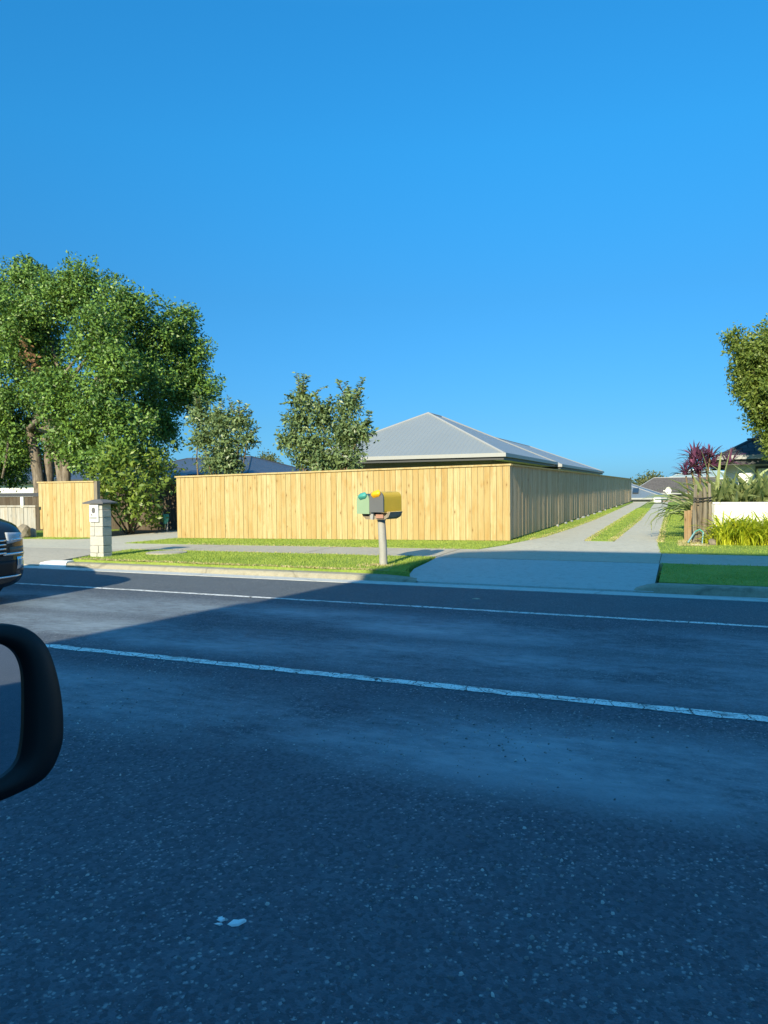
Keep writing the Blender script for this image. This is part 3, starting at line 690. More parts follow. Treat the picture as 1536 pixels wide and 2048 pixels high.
def subclumps(blobs, per, rr, seed, sh=(.62, 1.06)):
    """break big crown masses into leaf clumps so light and dark pockets form"""
    rng = np.random.default_rng(seed); out = []
    for c, r in blobs:
        r = np.array(r, float) * np.ones(3); n = max(4, int(per * 12.6 * np.prod(r) ** (2 / 3))); u = nrm(rng.normal(size=(n, 3)))
        for k in range(n):
            q = rng.uniform(*rr); out.append((np.array(c) + u[k] * np.maximum(r - q * .6, .1) * rng.uniform(*sh), q * np.array([1, 1, .8])))
    return out

def limb(mb, a, b, r0, r1, bend=.15, n=7, seed=0):
    rr = random.Random(seed); a = np.array(a); b = np.array(b); L = np.linalg.norm(b - a); off = np.array([rr.uniform(-1, 1), rr.uniform(-1, 1), rr.uniform(-.3, .3)]) * bend * L
    pts = [a + (b - a) * t + off * math.sin(math.pi * t) for t in np.linspace(0, 1, n)]
    mb.tube(pts, [r0 + (r1 - r0) * t for t in np.linspace(0, 1, n)], 9, wob=.08); return pts

# big tree on the left
PXM = lambda Y, px, x: 0
def pb(px, py, rp, Y, sq=(1, 1, 1)):
    c = at(px, py, Y); dep = np.dot(WC[:, 2], -(c - np.array([0, 0, EYE]))); r = rp * dep / FPX
    return (c, np.array(sq) * r)
tr = thing('broad_tree', (*at(95, 1000, 20.5)[:2], 0), 'large broad leafed tree with several trunks on the left', 'tree')
blobs = [pb(52, 560, 46, 21), pb(165, 575, 54, 20.8), pb(108, 608, 56, 20.4), pb(258, 612, 56, 21.2), pb(325, 685, 58, 22.6), pb(368, 700, 52, 23.4), pb(392, 768, 46, 23.6), pb(345, 790, 60, 23.2), pb(362, 645, 38, 23.2),
         pb(190, 670, 66, 19.3), pb(240, 735, 56, 19.2), pb(120, 790, 62, 18.6), pb(205, 805, 62, 18.6), pb(35, 650, 66, 19.8), pb(10, 770, 66, 19.6), pb(150, 865, 56, 18.6), pb(255, 855, 54, 19.0), pb(225, 905, 44, 18.5),
         pb(318, 865, 40, 22), pb(290, 920, 34, 20), pb(-70, 640, 110, 21), pb(-90, 800, 110, 20.5), pb(25, 872, 56, 20), pb(-60, 900, 80, 20.2), pb(285, 760, 56, 21.2), pb(90, 700, 56, 21.5), pb(130, 890, 36, 19.6), pb(180, 930, 30, 18.4),
         pb(8, 925, 44, 21.6), pb(58, 912, 26, 22), pb(-60, 940, 60, 22), pb(150, 905, 26, 22.5), pb(100, 740, 40, 20.8), pb(75, 850, 30, 22.5), pb(30, 950, 24, 23), pb(115, 925, 26, 23), pb(250, 690, 50, 21.5), pb(300, 830, 44, 21.8)]
V, F, T = joinm(blob_leaves(subclumps(blobs, 1.1, (.36, .66), 3, (.72, 1.12)), 15, .13, 7, .085, .5, .2, 3, .2), blob_leaves([(c, r * .64) for c, r in blobs], 11, .19, 5, .15, .5, .5, 4, .15))
raw_mesh('crown', V, F, T, MAT['leaf_big'], tr)
V, F, T = blob_leaves([pb(58, 705, 18, 18.55, (.8, .6, 1.2)), pb(42, 688, 10, 18.6), pb(62, 735, 9, 18.6)], 11, .13, 8, .10, .5, .3, 5)
raw_mesh('dead_foliage', V, F, T, MAT['leaf_dead'], tr)
mb = MB(); b0 = at(78, 1012, 20.3); b1 = at(95, 1010, 20.6); b2 = at(122, 1012, 20.2)
for k, (a, pxy, r0, r1) in enumerate(((b0, (60, 860, 20.2), .25, .17), (b1, (98, 850, 20.6), .23, .16), (b2, (108, 880, 20.2), .22, .15), (b2 + np.array([.15, 0, 0]), (138, 870, 20.3), .2, .14))):
    a = np.array([a[0], a[1], -.1]); e = at(*pxy); limb(mb, a, e, r0, r1, .04, 8, k)
    for j in range(5):
        q = blobs[(k * 5 + j * 3) % 24][0]; limb(mb, e, q, r1 * .7, .03, .12, 7, 10 * k + j)
limb(mb, at(5, 955, 19.8), at(18, 845, 19.5), .05, .03, .2, 8, 77)
mb.build('trunk', MAT['bark'], tr)

# shrub by the pillar, overhanging the dark fence
sb = thing('leafy_shrub', (*at(262, 1050, 18.0)[:2], 0), 'large leafed shrub between the stone pillar and the dark fence', 'shrub')
sblobs = [pb(215, 960, 34, 17.6), pb(250, 985, 40, 17.8), pb(208, 1000, 24, 17.4), pb(290, 985, 34, 18.2), pb(262, 1020, 28, 17.8), pb(305, 1030, 24, 18.6), pb(240, 940, 40, 17.9), pb(330, 950, 30, 19.6), pb(300, 930, 36, 19)]
V, F, T = blob_leaves(sblobs, 16, .19, 5, .12, .45, .4, 8, .2, .3)
raw_mesh('foliage', V, F, T, MAT['leaf_shrub'], sb)
mb = MB(); a = np.array([*at(255, 1050, 18.2)[:2], -.05])
for k, (c, r) in enumerate(sblobs): limb(mb, a + np.array([.12 * math.cos(k), .12 * math.sin(k), 0]), c, .035, .012, .12, 6, 100 + k)
mb.build('stem', MAT['twig'], sb)

def bushy_tree(label, base, blobs, tips, leafL, seed):
    """rounded leafy crown on several stems, with upright leafy shoots poking out of the top"""
    rng = np.random.default_rng(seed); t = thing('bushy_tree', base, label, 'tree'); base = np.array(base, float); mb = MB()
    parts = [blob_leaves(subclumps(blobs, 7.5, (.16, .34), seed, (.25, 1.08)), 14, leafL * .82, 5, .07, .42, .4, seed, .2, .5)]
    for k, (c, r) in enumerate(blobs): limb(mb, base + np.array([rng.normal(0, .1), rng.normal(0, .1), -.1]), c, .035, .012, .08, 7, k + seed)
    P, D, N, Ls, tn = [], [], [], [], []
    for tip in tips:
        c, r = min(blobs, key=lambda b: np.linalg.norm(b[0] - tip)); st = c + (tip - c) * .1; q = rng.random(70)[:, None]; off = rng.normal(0, .03, 3)
        mb.tube([st, st + (tip - st) * .5 + off, tip], [.012, .009, .004], 5)
        tang = nrm(tip - st); th = rng.uniform(0, 6.28, 70); rad = np.stack([np.cos(th), np.sin(th), 0 * th], 1)
        P.append(st + (tip - st) * q + off * 4 * q * (1 - q)); D.append(nrm(rad + tang * .35 + rng.normal(0, .15, (70, 3)))); N.append(nrm(tang * .6 + rad * .4 + np.array([0, -.3, .1]) + rng.normal(0, .45, (70, 3))))
        Ls.append(leafL * rng.uniform(.7, 1.25, 70) * (1.1 - .4 * q[:, 0])); tn.append(np.clip(.5 + rng.normal(0, .2, 70), 0, 1))
    P, D, N, Ls, tn = map(np.concatenate, (P, D, N, Ls, tn)); parts.append(leaf_geo(P, D, N, Ls, Ls * .4, tn))
    V, F, T = joinm(*parts); raw_mesh('crown', V, F, T, MAT['leaf_mid'], t); mb.build('trunk', MAT['twig'], t); return t
tp = lambda pts, Y: [at(px + random.gauss(0, 3), py, Y + random.uniform(-.5, .5)) for px, py in pts]
bushy_tree('smaller bushy tree nearest the big tree, standing behind the fence', (*at(440, 960, 18.3)[:2], .05),
           [pb(402, 835, 26, 18.2), pb(440, 850, 36, 18.3), pb(480, 850, 28, 18.4), pb(405, 880, 30, 18.1), pb(450, 895, 38, 18.3), pb(494, 880, 20, 18.4), pb(430, 925, 34, 18.2), pb(465, 930, 26, 18.4)],
           tp([(378, 812), (390, 786), (401, 792), (418, 804), (428, 812), (444, 800), (457, 788), (468, 806), (480, 802), (497, 808), (505, 822), (515, 855), (372, 850), (515, 885), (376, 890)], 18.3), .15, 31)
bushy_tree('taller bushy tree against the grey roof, standing behind the fence', (*at(648, 960, 18.3)[:2], .07),
           [pb(603, 805, 24, 18.3), pb(600, 840, 34, 18.2), pb(648, 835, 36, 18.4), pb(698, 815, 32, 18.3), pb(580, 880, 26, 18.2), pb(630, 885, 42, 18.2), pb(690, 870, 42, 18.4), pb(725, 860, 20, 18.3), pb(655, 925, 40, 18.3), pb(610, 920, 24, 18.2), pb(700, 915, 26, 18.3)],
           tp([(588, 745), (597, 758), (606, 748), (618, 752), (628, 785), (652, 772), (664, 790), (678, 758), (690, 764), (700, 775), (722, 755), (728, 775), (738, 820), (744, 842), (560, 830), (556, 868), (570, 808), (575, 790), (735, 885), (558, 900)], 18.3), .155, 32)

# right tree
rt = thing('round_tree', (2.85, 22.9, .15), 'dense olive green tree at the right edge', 'tree')
rb = [pb(1530, 700, 58, 22.6), pb(1500, 720, 36, 22.5), pb(1510, 770, 44, 22.6), pb(1545, 790, 66, 22.4), pb(1530, 840, 36, 22.5), pb(1545, 885, 26, 22.4), pb(1600, 720, 90, 23.0), pb(1620, 820, 90, 22.9), pb(1468, 670, 7, 22.4), pb(1474, 690, 12, 22.5), pb(1480, 740, 22, 22.5), pb(1580, 880, 40, 22.7), pb(1555, 910, 18, 22.4)]
V, F, T = blob_leaves(subclumps(rb, 6.5, (.17, .31), 12), 28, .10, 6, .05, .5, .3, 12, .12)
raw_mesh('crown', V, F, T, MAT['leaf_right'], rt)
mb = MB(); a = np.array([2.85, 22.9, 0])
fork = a + np.array([0, 0, 2.2]); limb(mb, a, fork, .14, .11, .03, 6, 2)
for k, (c, r) in enumerate(rb): limb(mb, fork, c, .05, .015, .08, 6, 200 + k)
mb.build('trunk', MAT['bark'], rt)

# far trees
def far_tree(label, px, py, rp, Y, zg, seed, spiky=False):
    c, r = pb(px, py, rp, Y); t = thing('distant_tree', (c[0], c[1], zg), label, 'tree')
    rg = np.random.default_rng(seed); bl = [(c + rg.normal(0, .5, 3) * r * np.array([1, 1, .6]), r * rg.uniform(.45, .7) * np.array([1, 1, 1.5 if spiky else .8])) for _ in range(8)]
    V, F, T = blob_leaves(bl, 5, .35, 6, .3, .5, .4, seed); raw_mesh('crown', V, F, T, MAT['leaf_far'], t)
    mb = MB(); limb(mb, (c[0], c[1], zg), c, .25, .1, .05, 5, seed); mb.build('trunk', MAT['bark'], t)
far_tree('spiky distant tree above the far roofs at the driveway end', 1308, 962, 14, 100, -2.4, 41, True)
far_tree('low olive distant tree left of the spiky one', 1282, 968, 10, 104, -2.4, 42)
far_tree('small distant treetop between the two bushy trees', 540, 922, 16, 75, -.3, 43)
far_tree('dark distant tree behind the pale walled house', 20, 930, 60, 44, -.3, 44)

def straps(n, base, br, L, W, e0, droop, seed, az=None, K=7, tilt=(0, 0)):
    rng = np.random.default_rng(seed); V = []; F = []; T = []
    for i in range(n):
        phi = rng.uniform(0, 2 * np.pi) if az is None else rng.uniform(*az); el = math.radians(rng.uniform(*e0)); l = rng.uniform(*L); w = rng.uniform(*W); dr = rng.uniform(*droop)
        p = np.array(base, float) + np.array([rng.normal(0, br[0]), rng.normal(0, br[1]), 0]); h = np.array([math.cos(phi), math.sin(phi), 0]); s = np.array([-h[1], h[0], 0]); tw = rng.normal(0, .5)
        o = len(V); tint = float(np.clip(rng.normal(.5, .25), 0, 1))
        for k in range(K):
            q = k / (K - 1); e = el - dr * q * q; d = h * math.cos(e) + np.array([0, 0, math.sin(e)])
            if k: p = p + d * l / (K - 1)
            prof = w * (.55 + .9 * q if q < .5 else 1.0 * (1 - ((q - .5) / .5) ** 1.8) + .0) * (1 if k < K - 1 else .08)
            nn = np.cross(d, s); sd = s * math.cos(tw * q) + nn * math.sin(tw * q)
            V += [p - sd * prof / 2, p + nn * prof * -.18, p + sd * prof / 2]; T += [tint] * 3
            if k:
                b = o + (k - 1) * 3; F += [(b, b + 1, b + 4, b + 3), (b + 1, b + 2, b + 5, b + 4)]
    return np.array(V), np.array(F), np.array(T)
# flax clump behind the white wall
cl = []
for k, (x, n) in enumerate(((.85, 85), (1.25, 70), (1.65, 85), (2.1, 60), (2.6, 60))):
    cl.append(straps(n, (x, 18.2, .2), (.16, .16), (1.25, 2.15), (.09, .14), (48, 86), (.7, 2.1), 510 + k, (-.35, 3.5)))
    cl.append(straps(n, (x, 18.15, .2), (.16, .12), (1.15, 1.8), (.09, .14), (66, 89), (.4, 1.5), 530 + k, (3.5, 5.93)))
V, F, T = joinm(straps(24, (.55, 17.8, .3), (.12, .12), (1.4, 2.1), (.05, .085), (50, 75), (1.5, 2.7), 53, (2.3, 3.9)), straps(3, (.68, 17.6, .6), (.04, .04), (1.6, 1.8), (.07, .09), (80, 88), (.1, .3), 55), *cl)
o = raw_mesh('flax_plant', V, F, T, MAT['flax'], smooth=True); tag(o, 'big green flax with arching strap leaves behind the white wall', 'plant')
# purple cordyline
cd = thing('purple_cordyline', (.42, 19.0, .15), 'purple leafed cordyline rising above the flax', 'plant')
parts = []
for k, (px, py) in enumerate(((1383, 925), (1400, 912), (1412, 925), (1372, 940), (1395, 938), (1420, 905), (1388, 905), (1460, 918), (1425, 925))):
    parts.append(straps(48, at(px, py + 10, 19.0 + .1 * (k % 3)), (.02, .02), (.26, .5), (.03, .05), (5, 88), (.1, 1.0), 60 + k, K=5))
V, F, T = joinm(*parts); raw_mesh('foliage', V, F, T, MAT['purple'], cd, True)
mb = MB()
for k, (px, py) in enumerate(((1383, 925), (1400, 912), (1412, 925), (1372, 940), (1420, 905))): limb(mb, (.42 + .04 * k, 19 + .03 * k, .1), at(px, py + 12, 19.05), .035, .02, .06, 6, 300 + k)
mb.build('stem', MAT['twig'], cd)
# lime lilies in front of the white wall
parts = [straps(80, (x + random.gauss(0, .06), 16.72 + random.uniform(-.3, .3), .17), (.07, .07), (.5, .95), (.022, .04), (58, 89), (.7, 2.3), 400 + i, K=6) for i, x in enumerate(np.arange(.72, 4.4, .11))]
V, F, T = joinm(*parts); o = raw_mesh('lily_hedge', V, F, T, MAT['lily'], smooth=True); tag(o, 'lime green strappy lily bed below the white wall', 'plant bed')
V, F, T = straps(26, (.48, 16.55, .17), (.06, .05), (.3, .6), (.015, .025), (45, 88), (.7, 2.0), 470, K=6); o = raw_mesh('lily_plant', V, F, T, MAT['lily'], smooth=True); tag(o, 'small lime tuft between the old posts and the rock', 'plant')

# ------------------------------------------------------------------ right-hand garden things
gp = thing('timber_gatepost', (.34, 16.85, .15), 'bundle of old split timber posts at the driveway edge', 'post')
for k, (x, y, h, r, tn) in enumerate(((.245, 16.78, 1.43, .05, .2), (.345, 16.74, 1.30, .042, .7), (.43, 16.78, 1.38, .058, .45), (.535, 16.86, 1.46, .045, .9), (.33, 16.93, 1.22, .06, .3))):
    mb = MB(); n = 11
    rings = [[(x + (r * (1 + .22 * math.sin(j * 2.3 + k)) * (1 - .08 * i)) * math.cos(2 * math.pi * j / n) + .012 * math.sin(i * 1.7 + k), y + r * .85 * (1 + .2 * math.cos(j * 3.1 + k)) * math.sin(2 * math.pi * j / n), .1 + (h - .1) * i / 5 + (.03 * math.sin(j * 1.9) if i == 5 else 0)) for j in range(n)] for i in range(6)]
    mb.loft(rings, True, False, tn); mb.build('post', MAT['old_wood'], gp)
mb = MB(); mb.tube([(.2, 16.69, 1.17), (.36, 16.66, 1.16), (.58, 16.8, 1.18)], .012, 6); mb.tube([(.2, 16.69, 1.11), (.36, 16.66, 1.1), (.58, 16.8, 1.12)], .012, 6); mb.build('wire_tie', MAT['black'], gp)
rw = thing('board_fence', (.2, 17.6, .15), 'short rusty orange board panel just left of the old posts', 'fence')
mb = MB(); palings(mb, (.02, 17.42), (.3, 17.3), lambda u: .12, lambda u: .8 + .25 * u, w=.085, jag=.05, gap=.006); mb.build('palings', MAT['rust_wood'], rw)
mb = MB(); mb.box(.03, .3, 17.46, 17.49, .62, .7, .3); mb.build('rail', MAT['old_wood'], rw)
ww = thing('white_wall', (5, 17.2, .15), 'low white painted board wall between flax and lilies', 'wall')
mb = MB(); mb.box(.64, 30, 17.2, 17.26, .12, .85); mb.box(.64, 30, 17.185, 17.27, .855, 1.03); mb.build('boards', MAT['white'], ww)
mb = MB(); mb.box(.6, 30, 17.15, 17.3, 1.033, 1.065); mb.build('capping', MAT['white'], ww)
mb = MB(); mb.box(.55, .635, 17.17, 17.27, .1, 1.03); mb.build('post', MAT['fascia'], ww)
hz_ = thing('hose_stand', (.35, 16.45, .16), 'teal pipe stand leaning at the foot of the old posts', 'pipe')
mb = MB(); mb.tube([(.10, 16.45, .22), (.24, 16.55, .45)], .017, 8); mb.build('pipe', MAT['hose'], hz_)
mb = MB(); mb.tube([(.24, 16.55, .45), (.33, 16.53, .5), (.40, 16.53, .44)], .016, 8); mb.build('elbow', MAT['teal'], hz_)
mb = MB(); mb.tube([(.40, 16.53, .44), (.38, 16.47, .2)], .017, 8); mb.build('pipe', MAT['hose'], hz_)
mb = MB(); mb.cbox(.18, .44, 16.2, 16.27, .17, .2, .008); tag(mb.build('white_edging', MAT['white']), 'short white edging strip in front of the teal pipes', 'edging')
me = rock_mesh(.10, .10, .11, 9); me.materials.append(MAT['rock']); o = bpy.data.objects.new('garden_rock', me); C.objects.link(o); o.location = (.58, 16.35, .22); tag(o, 'brown grey rock between the old posts and the lilies', 'rock')
me = rock_mesh(.30, .22, .22, 19); me.materials.append(MAT['rock']); o = bpy.data.objects.new('boulder', me); C.objects.link(o); o.location = (-18.75, 15.8, .22); tag(o, 'lichen covered boulder at the foot of the grey fence', 'rock')

# ------------------------------------------------------------------ stone letterbox pillar
pl = thing('stone_pillar', (-10.86, 11.05, .12), 'pale block letterbox pillar with dark cap and white sign', 'pillar')
mb = MB(); x0, x1, y0, y1 = -11.03, -10.69, 10.88, 11.12; z = .06; rr = random.Random(4)
mb.box(x0 + .02, x1 - .02, y0 + .02, y1 - .02, .05, 1.19, .5)
k = 0
while z < 1.17:
    hgt = min(rr.choice((.11, .15, .19, .15)), 1.2 - z)
    if hgt < .05: break
    sp = x0 + (x1 - x0) * rr.choice((.36, .5, .62)); j = lambda: rr.uniform(-.007, .007)
    if k % 3 == 2: mb.cbox(x0 + j(), x1 + j(), y0 + j(), y1 + j(), z + .004, z + hgt - .004, .008, rr.random())
    else:
        mb.cbox(x0 + j(), sp - .004, y0 + j(), y1 + j(), z + .004, z + hgt - .004, .008, rr.random()); mb.cbox(sp + .004, x1 + j(), y0 + j(), y1 + j(), z + .004, z + hgt - .004, .008, rr.random())
    z += hgt; k += 1
mb.build('blocks', MAT['stone'], pl)
cx, cy = -10.86, 11.0
mb = MB(); R = lambda a, b, z: [(cx - a, cy - b, z), (cx + a, cy - b, z), (cx + a, cy + b, z), (cx - a, cy + b, z)]
mb.loft([R(.265, .2, 1.2), R(.27, .205, 1.225), R(.10, .08, 1.285), R(.04, .04, 1.29)], True, False); mb.build('cap', MAT['cap'], pl)
mb = MB(); mb.box(-10.995, -10.765, 10.845, 10.868, .84, 1.185); sg = mb.build('sign', MAT['white'], pl)
mb = MB(); n = 20
mb.loft([[(-10.885 + .05 * math.cos(q), y, 1.07 + .062 * math.sin(q)) for q in [2 * math.pi * i / n for i in range(n)]] for y in (10.845, 10.840)], True, False)
mb.build('emblem', MAT['cap'], sg)
mb = MB(); mb.prism([(-10.96, .955), (-10.945, .955), (-10.925, 1.0), (-10.937, 1.0)], 10.840, 10.844); mb.prism([(-10.925, 1.0), (-10.937, 1.0), (-10.912, .957), (-10.90, .957)], 10.8385, 10.8398)
mb.box(-10.862, -10.84, 10.84, 10.844, .97, .985); mb.build('lettering', MAT['fascia_dk'], sg)
mb = MB(); mb.box(-10.98, -10.80, 10.84, 10.844, .898, .942); mb.build('name_bar', MAT['fascia'], sg)

# ------------------------------------------------------------------ letterboxes on a post
lb = thing('letterbox_stand', (-4.70, 11.1, .12), 'green and mustard letterboxes on one weathered grey post', 'letterbox')
lb.rotation_euler.z = 0
mb = MB(); mb.tube([(-4.695, 11.1, .05), (-4.705, 11.1, .5), (-4.73, 11.1, .9)], [.070, .069, .066], 18); mb.build('post', MAT['galv'], lb)
mb = MB(); mb.tube([(-4.73, 11.1, .9), (-4.73, 11.1, .925)], .074, 18); mb.build('post_cap', MAT['steel'], lb)
mb = MB(); mb.prism([(-5.03, 1.04), (-5.0, .99), (-4.93, .925), (-4.54, .93), (-4.46, .97), (-4.42, 1.055), (-4.46, 1.055), (-4.53, .99), (-4.93, .985), (-4.97, 1.04)], 10.93, 11.29); mb.build('cradle', MAT['old_wood'], lb)
mb = MB(); mb.box(-4.98, -4.49, 10.95, 11.27, 1.005, 1.025); mb.build('tray', MAT['grey_pl'], lb)
mb = MB(); mb.prism([(-4.80, .925), (-4.755, .925), (-4.735, 1.06), (-4.83, 1.06)], 10.885, 10.927); mb.build('bracket', MAT['steel'], lb)
mb = MB(); mb.box(-4.70, -4.55, 10.90, 10.927, .95, 1.02); mb.build('rusty_plate', MAT['ironrust'], lb)
def box_profile(x0, x1, z0, z1, n=12):
    c = (x0 + x1) / 2; w = (x1 - x0) / 2; h = .13
    return [(x0, z0), (x1, z0)] + [(c + w * math.copysign(abs(math.cos(a)) ** .7, math.cos(a)), z1 - h + h * math.sin(a) ** .8) for a in [math.pi * i / n for i in range(n + 1)]]
def letterbox(x0, x1, z0, z1, y0, y1, body, door, flap, label):
    mb = MB(); mb.prism(box_profile(x0, x1, z0, z1), y0, y1); b = mb.build('letterbox', body, lb); b['label'] = label
    mb = MB(); mb.prism(box_profile(x0 - .006, x1 + .006, z0 - .008, z1 + .004), y0 - .022, y0 - .001); mb.build('door', door, b)
    c = (x0 + x1) / 2; mb = MB(); rings = []
    for k in range(6):
        q = k / 5; a = -.5 + q * 2.3; y = y0 - .06 + .03 * (1 - math.sin(max(0, a)))
        rings.append([(c + (x1 - x0) * .36 * math.cos(s) * math.sin(math.pi * (.2 + .62 * q)), y0 - .023 - .055 * math.sin(math.pi * q) * max(0., math.sin(s)) - .001, z1 - .095 + .115 * q + .012 * math.cos(s)) for s in [math.pi * i / 10 for i in range(11)]])
    mb.loft(rings, True); mb.build('hood', flap, b); return b
letterbox(-5.05, -4.795, 1.03, 1.36, 10.86, 11.36, MAT['g_body'], MAT['g_door'], MAT['teal'], 'pale green letterbox with teal hood')
b = letterbox(-4.765, -4.49, 1.06, 1.395, 10.84, 11.36, MAT['y_body'], MAT['grey_pl'], MAT['orange'], 'mustard letterbox with grey door and orange hood')
mb = MB()
for k in range(3): mb.box(-4.60 + .003 * k, -4.545, 11.0 + k * .06, 11.04 + k * .06, 1.3675 - .0, 1.385)
mb.build('roof_mark', MAT['black'], b)  # black bars on top of the mustard box
lb.rotation_euler.z = math.radians(-13)
# manhole cover in the verge
mc = thing('manhole_cover', (-10.05, 12.0, .13), 'round grey concrete service cover set in the verge', 'manhole')
mb = MB(); mb.tube([(-10.05, 12.0, .1), (-10.05, 12.0,   .156)], .33, 28); mb.build('lid', MAT['path'], mc)
mb = MB(); rgs = [[(-10.05 + r * math.cos(q), 12.0 + r * math.sin(q), z) for q in [2 * math.pi * j / 28 for j in range(28)]] for r, z in ((.34, .1), (.34, .152), (.42, .152), (.42, .1))]
mb.loft(rgs, False, False); mb.build('rim', MAT['path'], mc)
# teal bag hung by the dark fence
tb = thing('teal_bag', (-16.1, 19.2, 0), 'small teal bag on a stick in the shade by the fence', 'bag')
mb = MB(); c = at(331, 1036, 19.0)
mb.loft([[(c[0] + w * math.cos(q) + .03 * math.sin(3 * q + k), c[1] + .06 * math.sin(q), c[2] + z) for q in [2 * math.pi * j / 10 for j in range(10)]] for k, (w, z) in enumerate(((.03, -.2), (.08, -.12), (.12, 0), (.15, .1), (.12, .13)))], True); mb.build('bag', MAT['teal'], tb)
mb = MB(); mb.tube([(c[0] - .1, c[1], c[2] + .2), (c[0] + .05, c[1] + .03, -.02)], .012, 6); mb.tube([(c[0] + .1, c[1], c[2] + .05), (c[0] + .04, c[1] + .03, -.02)], .012, 6); mb.build('stick', MAT['steel'], tb)
# litter on the road
def flake(mb, x, y, pts, h=.006):
    n = len(pts); mb.add([(x + a, y + b, .002) for a, b in pts] + [(x + a * .8, y + b * .8, .002 + h + .003 * math.sin(9 * a * 100)) for a, b in pts], [list(range(n))[::-1], list(range(n, 2 * n))] + [(i, (i + 1) % n, n + (i + 1) % n, n + i) for i in range(n)])
mb = MB(); flake(mb, -1.375, 1.945, [(-.022, -.015), (.0, -.02), (.018, -.01), (.03, .02), (.024, .03), (.008, .012), (-.012, .006)]); flake(mb, -1.43, 1.945, [(-.015, -.008), (.006, -.012), (.016, .0), (.004, .008), (-.01, .006)])
flake(mb, -1.425, 1.92, [(-.016, -.004), (.01, -.006), (.016, .003), (-.008, .004)], .004); flake(mb, -1.442, 1.955, [(-.008, -.006), (.006, -.004), (.005, .008)], .004)
tag(mb.build('crushed_litter', MAT['litter']), 'torn white scrap of litter squashed on the near asphalt', 'litter')
mb = MB(); flake(mb, -2.47, 8.9, [(-.05, -.012), (.02, -.02), (.06, .006), (.0, .018)], .012); tag(mb.build('scrap_paper', MAT['path']), 'small pale scrap lying in the shaded far lane', 'litter')

# ------------------------------------------------------------------ cars
def hull(stations, n=28, p=4.5):
    rings = []
    for x, zb, zt, w in stations:
        c, h = (zb + zt) / 2, (zt - zb) / 2
        rings.append([(x, w * math.copysign(abs(math.cos(a)) ** (2 / p), math.cos(a)), c + h * math.copysign(abs(math.sin(a)) ** (2 / p), math.sin(a))) for a in [2 * math.pi * i / n for i in range(n)]])
    return rings
ST = [(.0, .40, .86, .46), (-.03, .28, .96, .60), (-.10, .20, 1.03, .70), (-.24, .17, 1.09, .79), (-.5, .16, 1.14, .86), (-1.0, .16, 1.19, .89), (-1.5, .16, 1.21, .9), (-3.6, .2, 1.14, .9), (-4.1, .28, 1.08, .86), (-4.35, .36, 1.0, .78), (-4.42, .46, .9, .66)]
def nose_x(y, z):
    """x of the hull's front at (y,z), by walking the stations"""
    for (xa, ba, ta, wa), (xb, bb_, tb_, wb) in zip(ST, ST[1:]):
        for q in np.linspace(0, 1, 20):
            x = xa + (xb - xa) * q; zb, zt, w = ba + (bb_ - ba) * q, ta + (tb_ - ta) * q, wa + (wb - wa) * q
            c, h = (zb + zt) / 2, (zt - zb) / 2
            if abs(y / w) ** 4.5 + abs((z - c) / h) ** 4.5 <= 1: return x
    return -1
def skin_patch(y0, y1, z0, z1, off=.012, ny=10, nz=5, shape=None, th=.03):
    """a shaped panel that follows the curved nose"""
    mb = MB(); fr = []; bk = []
    for j in range(nz + 1):
        for i in range(ny + 1):
            u, v = i / ny, j / nz
            if shape: u2, v2 = shape(u, v)
            else: u2, v2 = u, v
            y = y0 + (y1 - y0) * u2; z = z0 + (z1 - z0) * v2; x = nose_x(y, z); fr.append((x + off, y, z)); bk.append((x + off - th, y, z))
    w = ny + 1; N = len(fr); F = [(j * w + i, j * w + i + 1, (j + 1) * w + i + 1, (j + 1) * w + i) for j in range(nz) for i in range(ny)]
    F2 = [tuple(N + a for a in f[::-1]) for f in F]
    rim = list(range(w)) + [j * w + ny for j in range(1, nz + 1)] + [nz * w + i for i in range(ny - 1, -1, -1)] + [j * w for j in range(nz - 1, 0, -1)]
    F3 = [(rim[k], rim[(k + 1) % len(rim)], N + rim[(k + 1) % len(rim)], N + rim[k]) for k in range(len(rim))]
    mb.add(fr + bk, F + F2, .5, True); mb.v, mb.f, mb.t, mb.sm = mb.v, mb.f + [list(f) for f in F3], mb.t + [.5] * len(F3), mb.sm + [False] * len(F3); return mb

def place(o, par):
    o.parent = par; o.matrix_parent_inverse = Matrix.Identity(4); return o
def wheel(x, y, par):
    mb = MB(); s = 1 if y > 0 else -1; n = 26
    mb.loft([[(x + r * math.cos(q), y + s * dy, .33 + r * math.sin(q)) for q in [2 * math.pi * i / n for i in range(n)]] for r, dy in ((.2, -.18), (.31, -.18), (.33, -.15), (.33, .0), (.31, .03), (.22, .03))], True)
    w = place(mb.build('wheel', MAT['rubber']), par)
    mb = MB()
    for k in range(5):
        a = 2 * math.pi * k / 5; d = (math.cos(a), math.sin(a)); mb.tube([(x + .03 * d[0], y + s * .035, .33 + .03 * d[1]), (x + .21 * d[0], y + s * .035, .33 + .21 * d[1])], .022, 6)
    mb.loft([[(x + r * math.cos(q), y + s * .036, .33 + r * math.sin(q)) for q in [2 * math.pi * i / n for i in range(n)]] for r in (.2, .225)], False); place(mb.build('rim', MAT['chrome']), w)

